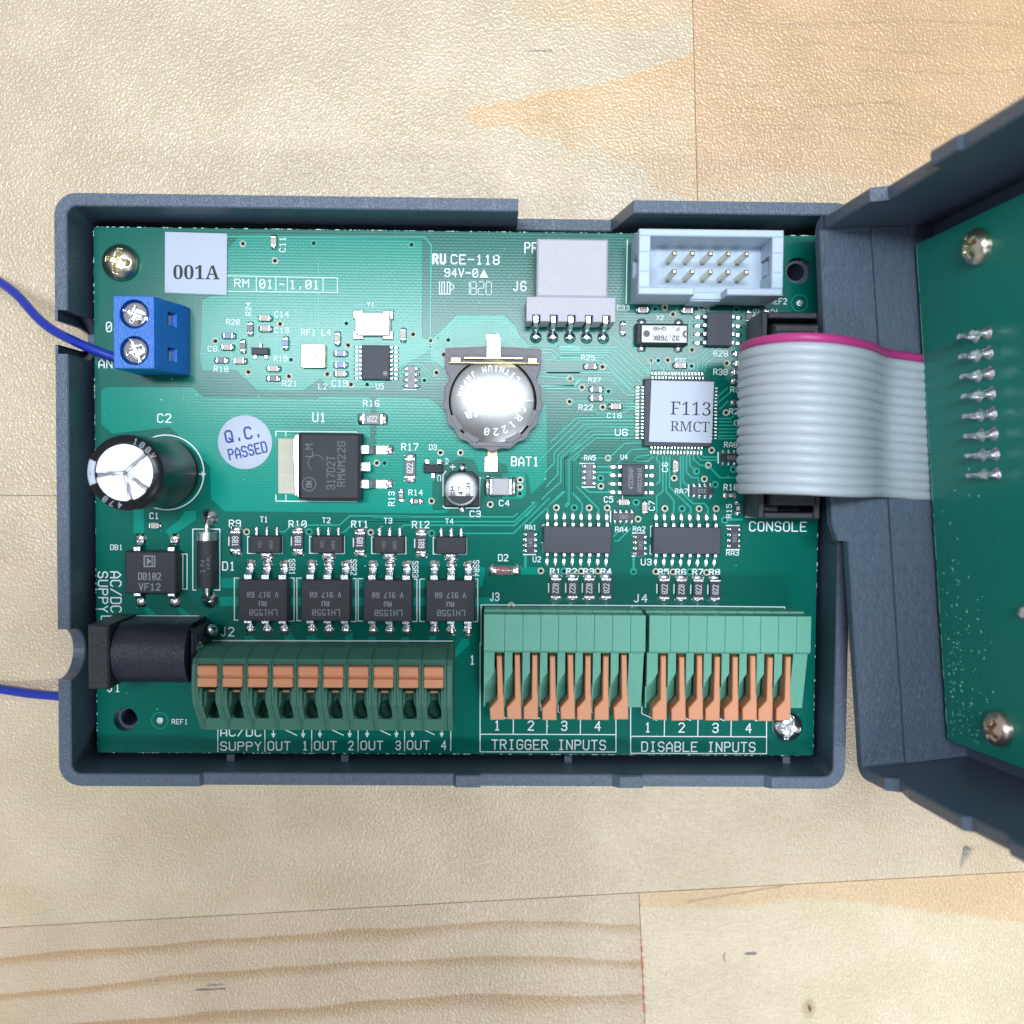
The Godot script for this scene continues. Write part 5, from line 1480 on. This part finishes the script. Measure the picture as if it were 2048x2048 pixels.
func small_components():
	for k in 8:
		var at := V([68.59, 52.84, 71.11, 52.83, 73.62, 52.81, 76.16, 52.79, 84.91, 52.85, 87.48, 52.87, 90.02, 52.88, 92.56, 52.89])
		small("big_resistor", "black chip resistor printed 822 below the mark R%d" % (k + 1), at[k].x, at[k].y, 90, "822", 0.0 if k > 2 and k != 5 else 180.0)
	for k in 4:
		var at := V([20.84, 46.16, 30.12, 46.08, 39.33, 46.16, 48.46, 46.25])
		small("big_resistor", "black chip resistor printed 681 below the mark R%d" % (k + 9), at[k].x, at[k].y, 90, "681", 180.0 if k < 3 else 0.0)
	small("big_resistor", "black chip resistor printed 822 below the mark R16", 41.11, 27.83, 0, "822")
	small("big_resistor", "black chip resistor printed 822 below the mark R17", 46.71, 35.07, 90, "822")
	for e in [
		["C8", "capacitor", 0, 19.69, 17.48], ["R20", "coil", 0, 19.89, 15.80], ["R19", "resistor", 90, 21.97, 17.30], ["R24", "resistor", 90, 23.04, 14.70], ["C14", "capacitor", 0, 25.25, 13.16], ["C13", "capacitor", 0, 25.33, 14.71], ["RF1 on its other side", "coil", 90, 28.30, 16.78],
		["R18 of the radio corner", "resistor", 0, 18.77, 19.39], ["R18 of the radio corner, farther from the blue terminal", "capacitor", 0, 21.51, 19.47], ["R21, the upper one", "capacitor", 0, 26.47, 20.56], ["R21", "resistor", 0, 26.39, 22.01], ["C11", "capacitor", 90, 26.55, 1.97], ["L4, the upright one", "capacitor", 90, 35.93, 16.05], ["L4, the upper one", "coil", 0, 36.36, 18.24], ["L4, the lower one", "coil", 0, 36.37, 19.92], ["C19", "capacitor", 0, 36.40, 21.22],
		["the metal-lidded crystal", "capacitor", 90, 45.62, 15.40],
		["C20, nearer to the white header", "capacitor", 0, 81.10, 11.35], ["C20", "capacitor", 0, 87.73, 11.35], ["C33", "resistor", 90, 78.18, 14.05], ["R25", "resistor", 0, 73.43, 19.75], ["R27", "resistor", 0, 74.32, 23.11], ["R22", "resistor", 0, 74.33, 24.43], ["C18", "capacitor", 0, 77.21, 25.63], ["R32", "capacitor", 0, 86.78, 19.47],
		["R29", "resistor", 90, 96.93, 12.09], ["32", "resistor", 90, 99.52, 11.91], ["R28", "resistor", 0, 95.64, 17.62], ["R28, the lower one", "capacitor", 0, 95.66, 19.07], ["R30", "resistor", 0, 95.48, 20.38], ["R31", "resistor", 0, 95.51, 21.69], ["R23", "resistor", 0, 95.53, 24.84],
		["C6", "capacitor", 90, 86.28, 34.47], ["R18 by the ribbon", "resistor", 0, 94.61, 38.73], ["R15", "resistor", 90, 95.78, 40.66], ["C5", "capacitor", 0, 78.63, 39.87], ["C7", "capacitor", 90, 81.75, 40.67],
		["R13", "resistor", 90, 45.39, 39.20], ["R14", "resistor", 0, 47.66, 40.01], ["C1", "capacitor", 0, 8.87, 43.92],
	]:
		var what: String = {"resistor": "tiny dark chip resistor beside ", "capacitor": "tiny tan chip capacitor beside ", "coil": "tiny blue chip coil beside "}[e[1]]
		var mark: String = {"R13": "12E", "R14": "321", "R15": "103", "R18 by the ribbon": "102", "R23": "124", "R30": "104", "R31": "104"}.get(e[0], "")
		small(e[1], what + (e[0] if e[0].begins_with("the") else "the mark " + e[0]), e[3], e[4], e[2], mark)
	for e in [["RA1", 64.74, 46.03, 90, "102"], ["RA2", 81.20, 46.32, 90, "102"], ["RA3", 95.33, 45.04, 90, "EEE"], ["RA4", 78.60, 42.06, 0, "102"], ["RA5", 73.40, 35.82, 90, "102"], ["RA6", 46.84, 21.61, 90, "102"], ["RA7", 90.38, 38.08, 0, "EEE"], ["RA8", 94.73, 33.08, 0, "EEE"]]:
		array_of("tiny eight-ended resistor array beside the mark %s" % e[0], e[1], e[2], e[3], e[4])


func cell():
	var cx := 58.95
	var cz := 25.21
	var h := comp("cell_holder", "dark grey round holder clasping the coin cell", cx, cz)
	one(h, "holder_ring", mats.holder_grey, func(b):
		# scalloped ring, drawn out into a straight-backed head round the clip
		var n := 120
		var at := func(k: int, bore: bool, y: float) -> Vector3:
			var a := TAU * k / n
			var d := Vector2(cos(a), sin(a))
			var r := 7.15 + 0.17 * sin(a * 17.0)
			if d.y < -0.42:
				var head := minf(7.05 / maxf(absf(d.x), 0.01), (8.05 - 0.55 * absf(d.x)) / absf(d.y))
				r = lerpf(r, head, smoothstep(-0.42, -0.6, d.y))
			if bore:
				r = 6.42
				if d.y < -0.1:
					r = minf(6.42, 5.3 / maxf(absf(d.y), 0.01))
			return Vector3(d.x * r, y, d.y * r)
		for k in n:
			var m := k + 1
			var e := 0.15
			var mid := func(q: int, f: float) -> Vector3: return at.call(q, false, 3.2).lerp(at.call(q, true, 3.2), f)
			b.quad(at.call(m, false, 0.2), at.call(k, false, 0.2), at.call(k, false, 3.05), at.call(m, false, 3.05))
			b.quad(at.call(m, false, 3.05), at.call(k, false, 3.05), mid.call(k, e), mid.call(m, e))
			b.quad(mid.call(m, e), mid.call(k, e), at.call(k, true, 3.2), at.call(m, true, 3.2))
			b.quad(at.call(k, true, 0.2), at.call(m, true, 0.2), at.call(m, true, 3.2), at.call(k, true, 3.2))
		b.box(-2.9, 2.9, 3.1, 3.5, 5.9, 6.6, 0.1))
	one(h, "holder_floor", mats.black_plastic, func(b): b.lathe([[6.5, 0.3], [6.5, 1.2], [0.0, 1.2]], 48))
	for t in [0.2, 2.4, 0.85, 1.9]:
		one(h, "catch", mats.holder_grey, func(b):
			var p := []
			for k in 9:
				p.append(Vector2(cos(t + 0.05 * k), sin(t + 0.05 * k)) * 6.6)
			for k in 9:
				p.append(Vector2(cos(t + 0.4 - 0.05 * k), sin(t + 0.4 - 0.05 * k)) * 5.75)
			b.prism(p, 3.0, 3.5, 0.08))
	one(h, "clip", mats.gold, func(b):
		b.box(52.57 - cx, 65.61 - cx, 1.0, 4.4, 19.67 - cz, 19.85 - cz, 0.08)
		b.box(52.86 - cx, 54.31 - cx, 1.0, 4.3, 19.06 - cz, 19.64 - cz, 0.08)
		b.box(64.01 - cx, 65.32 - cx, 1.0, 4.3, 19.06 - cz, 19.64 - cz, 0.08)
		b.box(54.74 - cx, 63.29 - cx, 1.0, 4.2, 18.94 - cz, 19.16 - cz, 0.06), true)
	one(h, "clip_tab", mats.bright_steel, func(b):
		b.box(57.99 - cx, 60.03 - cx, 3.3, 3.6, 15.81 - cz, 18.98 - cz, 0.1)
		b.box(57.82 - cx, 59.96 - cx, 0.0, 0.35, 15.04 - cz, 15.93 - cz, 0.1))
	one(h, "clip_eyelet", mats.mask_track, func(b): b.ring(Vector2(58.74, 14.30) - Vector2(cx, cz), 0.42, 0.18, 0.05, 24))
	one(h, "contact", mats.gold, func(b):
		b.bent([Vector2(30.84 - cz, 2.6), Vector2(31.69 - cz, 1.2), Vector2(32.27 - cz, 0.4), Vector2(34.64 - cz, 0.25)], 1.45, 0.25))
	one(h, "solder_pad", mats.solder, func(b): b.box(57.76 - cx, 59.85 - cx, 0.0, 0.18, 33.15 - cz, 35.54 - cz, 0.12))
	var c := thing("coin_cell", "round silver coin cell printed CR1220 lying in its dark holder", "battery", Vector3(cx, 1.4, cz))
	c.rotation_degrees.z = 1.4
	one(c, "case", mats.cell_steel, func(b): b.lathe([[5.4, 0.0], [6.1, 0.35], [6.2, 0.5], [6.2, 1.7], [6.12, 1.93], [5.95, 2.0], [0.0, 2.0]], 96))
	one(c, "lettering", mats.cell_print, func(b):
		b.arc_text("LITHIUM JAPAN", Vector2.ZERO, 4.75, 0.72, -42.0, -10.5, 2.008, 0.13)
		b.arc_text("CR1220", Vector2.ZERO, 4.5, 0.95, 15.0, 17.0, 2.008, 0.13)
		b.line([Vector2(-1.95, -2.1), Vector2(-0.1, -2.75)], 0.1, 2.008)
		b.line([Vector2(-1.35, -3.3), Vector2(-0.65, -1.5)], 0.1, 2.008))
	serif(c, "brand_print", "muRata", -0.4, 2.002, 1.05, 1.35, mats.cell_print, 200.0, true)


func lid():
	var turn := Basis(Vector3(0.13821632, 0.98954259, -0.04125191), Vector3(-0.98751673, 0.1408711, 0.07047015), Vector3(0.07554442, 0.03099683, 0.99666054)).orthonormalized()
	var at := Vector3(104.94, 8.52, -0.21)
	var n := thing("hinged_cover", "grey plastic lid swung up on its hinge beside the open box", "lid", at, turn)
	var deep := -15.5
	one(n, "wall", mats.scuffed_plastic, func(b):
		b.rim(0.0, 112.0, 0.0, 78.5, 0.0, 1.75, 2.2, deep - 1.8,
			[[1.6, 0.6], [14.6, 0.6], [15.2, -1.5], [27.2, -1.5], [27.9, 0.3], [33.0, 0.3], [33.6, -0.2], [108.0, -0.2]],
			[[2.5, 0.0], [76.0, 0.0]],
			[[108.0, 0.0], [34.0, 0.0], [33.0, -0.8], [26.0, -0.8], [25.2, 0.0], [12.6, -0.6], [9.0, -1.4], [7.6, 0.0], [2.4, 0.0]],
			[[76.0, 0.0], [45.2, 0.0], [45.0, 1.5], [42.5, 2.2], [1.5, 1.2]]))
	one(n, "floor", mats.slate_plastic, func(b): b.box(1.6, 110.4, deep - 1.75, deep, 1.6, 76.9))
	one(n, "ledge", mats.scuffed_plastic, func(b): b.prism(rect(1.9, 39.25, 0.9, 74.9), deep, -6.2, 0.12))
	one(n, "hinge_barrel", mats.slate_plastic, func(b): b.box(-0.9, 0.02, -2.2, 0.9, 2.0, 43.5, 0.3, 0.2))
	for q in [[8.0, 12.0], [8.0, 66.0]]:
		one(n, "post", mats.slate_plastic, func(b): b.lathe([[2.6, deep - 0.1], [2.5, -13.65], [0.0, -13.65]], 20, Vector3(q[0] + 10.0, 0, q[1])))
	var p := thing("lid_circuit_board", "solder side of the second green circuit board, fixed in the raised lid", "circuit board", at, turn)
	one(p, "board_plate", mats.lid_mask, func(b):
		b.prism(V([3.5, 4.6, 107.0, 4.6, 107.0, 73.8, 3.9, 73.8, 3.4, 73.3, 3.3, 5.0]), -13.6, -12.0, 0.06, 0.0, true))
	for k in 8:
		for r in 2:
			var o := comp("pin", "", 18.15 - r * 2.6, 19.4 + k * 2.54, 0.0, p)
			o.position.y = -12.0
			put(o, "solder", mesh_of("lid_solder", func(b): b.lathe([[0.92, 0.0], [0.85, 0.15], [0.5, 0.6], [0.36, 1.3], [0.3, 1.6]], 22)), mats.solder)
			put(o, "pin_tip", mesh_of("lid_tip", func(b): b.prism(rect(0, 0, 0.55, 0.55), 0.8, 2.5, 0.2)), mats.tin)
	for e in [[17.8, 8.6, "brass_zinc", "yellowish cross-head screw at the top of the lid's board", 2.0, 20.0], [16.0, 69.6, "copper_screw", "coppery cross-head screw at the bottom of the lid's board", 2.0, 50.0]]:
		var o := comp("screw", e[3], e[0], e[1], 0.0, p)
		o.position.y = -12.0
		put(o, "screw_head", mesh_of("lid_screw", func(b):
			b.soft()
			b.screw(2.35, 1.9, 1.5, 0.42, 1.2)), mats[e[2]], Vector3.ZERO, e[5])
	var s := comp("solder_joint", "lone round solder joint near the frame's edge", 22.3, 54.2, 0.0, p)
	s.position.y = -12.0
	one(s, "solder", mats.solder, func(b): b.lathe([[1.0, 0.0], [0.9, 0.4], [0.5, 0.9], [0.0, 1.1]], 20))
	# beads of dried flux
	var rng := RandomNumberGenerator.new()
	rng.seed = 31
	one(p, "flux_beads", mats.flux, func(b):
		for k in 300:
			var z := 74.0 - absf(rng.randfn(0.0, 13.0))
			var x := 4.6 + absf(rng.randfn(0.0, 4.5))
			if z < 8.0 or x > 19.0 or z > 72.8:
				continue
			var r := 0.06 + 0.2 * pow(rng.randf(), 3.0)
			b.lathe([[r, 0.0], [r * 0.8, r * 0.4], [0.0, r * 0.55]], 8, Vector3(x, -12.0, z))
		for k in 60:
			var z := rng.randf_range(4.9, 73.4)
			b.prism(rect(3.5, z, rng.randf_range(0.1, 0.3), rng.randf_range(0.3, 2.2)), -12.1, -11.97, 0.02), true)


func ribbon():
	var at := Vector3(100.85, 2.0, 27.24)
	var n := thing("ribbon_cable", "flat grey ribbon cable with one pink edge, plugged into the black header", "ribbon cable", at)
	one(n, "plug", mats.black_plastic, func(b): b.box(-3.0, 3.4, 0.3, 9.0, -12.6, 12.6, 0.3))
	# (u, h, v of the middle, half width) along the cable
	var path := [[95.3, 10.0, 28.05], [93.9, 11.5, 28.05], [93.0, 14.0, 28.0], [92.9, 17.0, 27.95], [93.6, 20.0, 27.9], [95.2, 22.6, 27.85], [97.5, 24.2, 27.85], [100.3, 24.6, 27.9], [103.1, 23.6, 27.95], [105.9, 21.4, 28.0], [108.4, 18.4, 28.05], [110.4, 15.2, 28.1], [112.2, 12.6, 28.2], [113.9, 11.2, 28.35], [115.8, 10.8, 28.5], [117.6, 10.7, 28.7], [119.3, 10.2, 28.8], [121.0, 9.6, 28.9], [123.5, 8.8, 29.0], [127.0, 8.0, 29.1]]
	var curve := Curve3D.new()
	for q in path:
		curve.add_point(Vector3(q[0], q[1], q[2]))
	for k in path.size():
		var a: Vector3 = curve.get_point_position(maxi(k - 1, 0))
		var b: Vector3 = curve.get_point_position(mini(k + 1, path.size() - 1))
		curve.set_point_in(k, (a - b) / 6.0)
		curve.set_point_out(k, (b - a) / 6.0)
	var line := []
	for k in 90:
		line.append(curve.sample_baked(curve.get_baked_length() * k / 89.0, true))
	for w in 16:
		one(n, "wire", mats.ribbon_pink if w == 0 else mats.ribbon_grey, func(b):
			var pts := []
			for q in line:
				# the flat cable cups a little where it bends over
				var off := (w - 7.5) * 1.27
				var cup := 0.022 * pow(absf(off), 2.0) * smoothstep(104.0, 112.5, q.x) * (1.0 - smoothstep(113.0, 118.0, q.x))
				pts.append(q + Vector3(0.0, cup * 0.5, off + 0.35 * sin(q.x * 0.25) * 0.3) - at)
			b.tube(pts, 0.6 if w == 0 else 0.77, 14))
	one(n, "plug_cap", mats.jack_plastic, func(b): b.box(-3.2, 2.2, 9.0, 10.2, -11.5, 11.5, 0.3))


func wires():
	var start := Vector3(-13.26, -12, 8.40)
	var a := thing("wire", "glossy blue wire running from the wood through the box wall into the blue terminal", "wire", start)
	var pts := [Vector3(-45.30, -13.1, 1.37), Vector3(-30.87, -12.0, 1.62), Vector3(-21.88, -7.0, 4.41), Vector3(-15.17, -3.2, 7.73), Vector3(-11.52, -1.0, 10.14), Vector3(-7.90, 1.2, 13.42), Vector3(-4.97, 2.6, 15.50), Vector3(-1.45, 3.6, 17.22), Vector3(1.35, 4.0, 18.40), Vector3(4.42, 4.0, 19.49), Vector3(6.64, 4.0, 20.01)]
	one(a, "insulation", mats.blue_wire, func(b): b.tube(spline(pts, start), 0.68, 20))
	var from := Vector3(-20.55, -13.0, 71.38)
	var c := thing("wire", "glossy blue wire end lying on the wood below the power socket", "wire", from)
	var two := [Vector3(-52.63, -13.2, 65.25), Vector3(-36.68, -13.2, 68.81), Vector3(-27.07, -13.2, 70.56), Vector3(-20.56, -13.0, 71.46), Vector3(-15.38, -12.2, 71.99), Vector3(-10.31, -11.2, 72.15), Vector3(-6.96, -11.2, 72.37)]
	one(c, "insulation", mats.blue_wire, func(b): b.tube(spline(two, from), 0.72, 20))


func spline(pts: Array, base: Vector3) -> Array:
	var c := Curve3D.new()
	for k in pts.size():
		var a: Vector3 = pts[maxi(k - 1, 0)]
		var b: Vector3 = pts[mini(k + 1, pts.size() - 1)]
		c.add_point(pts[k] - base, (a - b) / 6.0, (b - a) / 6.0)
	c.bake_interval = 0.4
	return Array(c.get_baked_points())
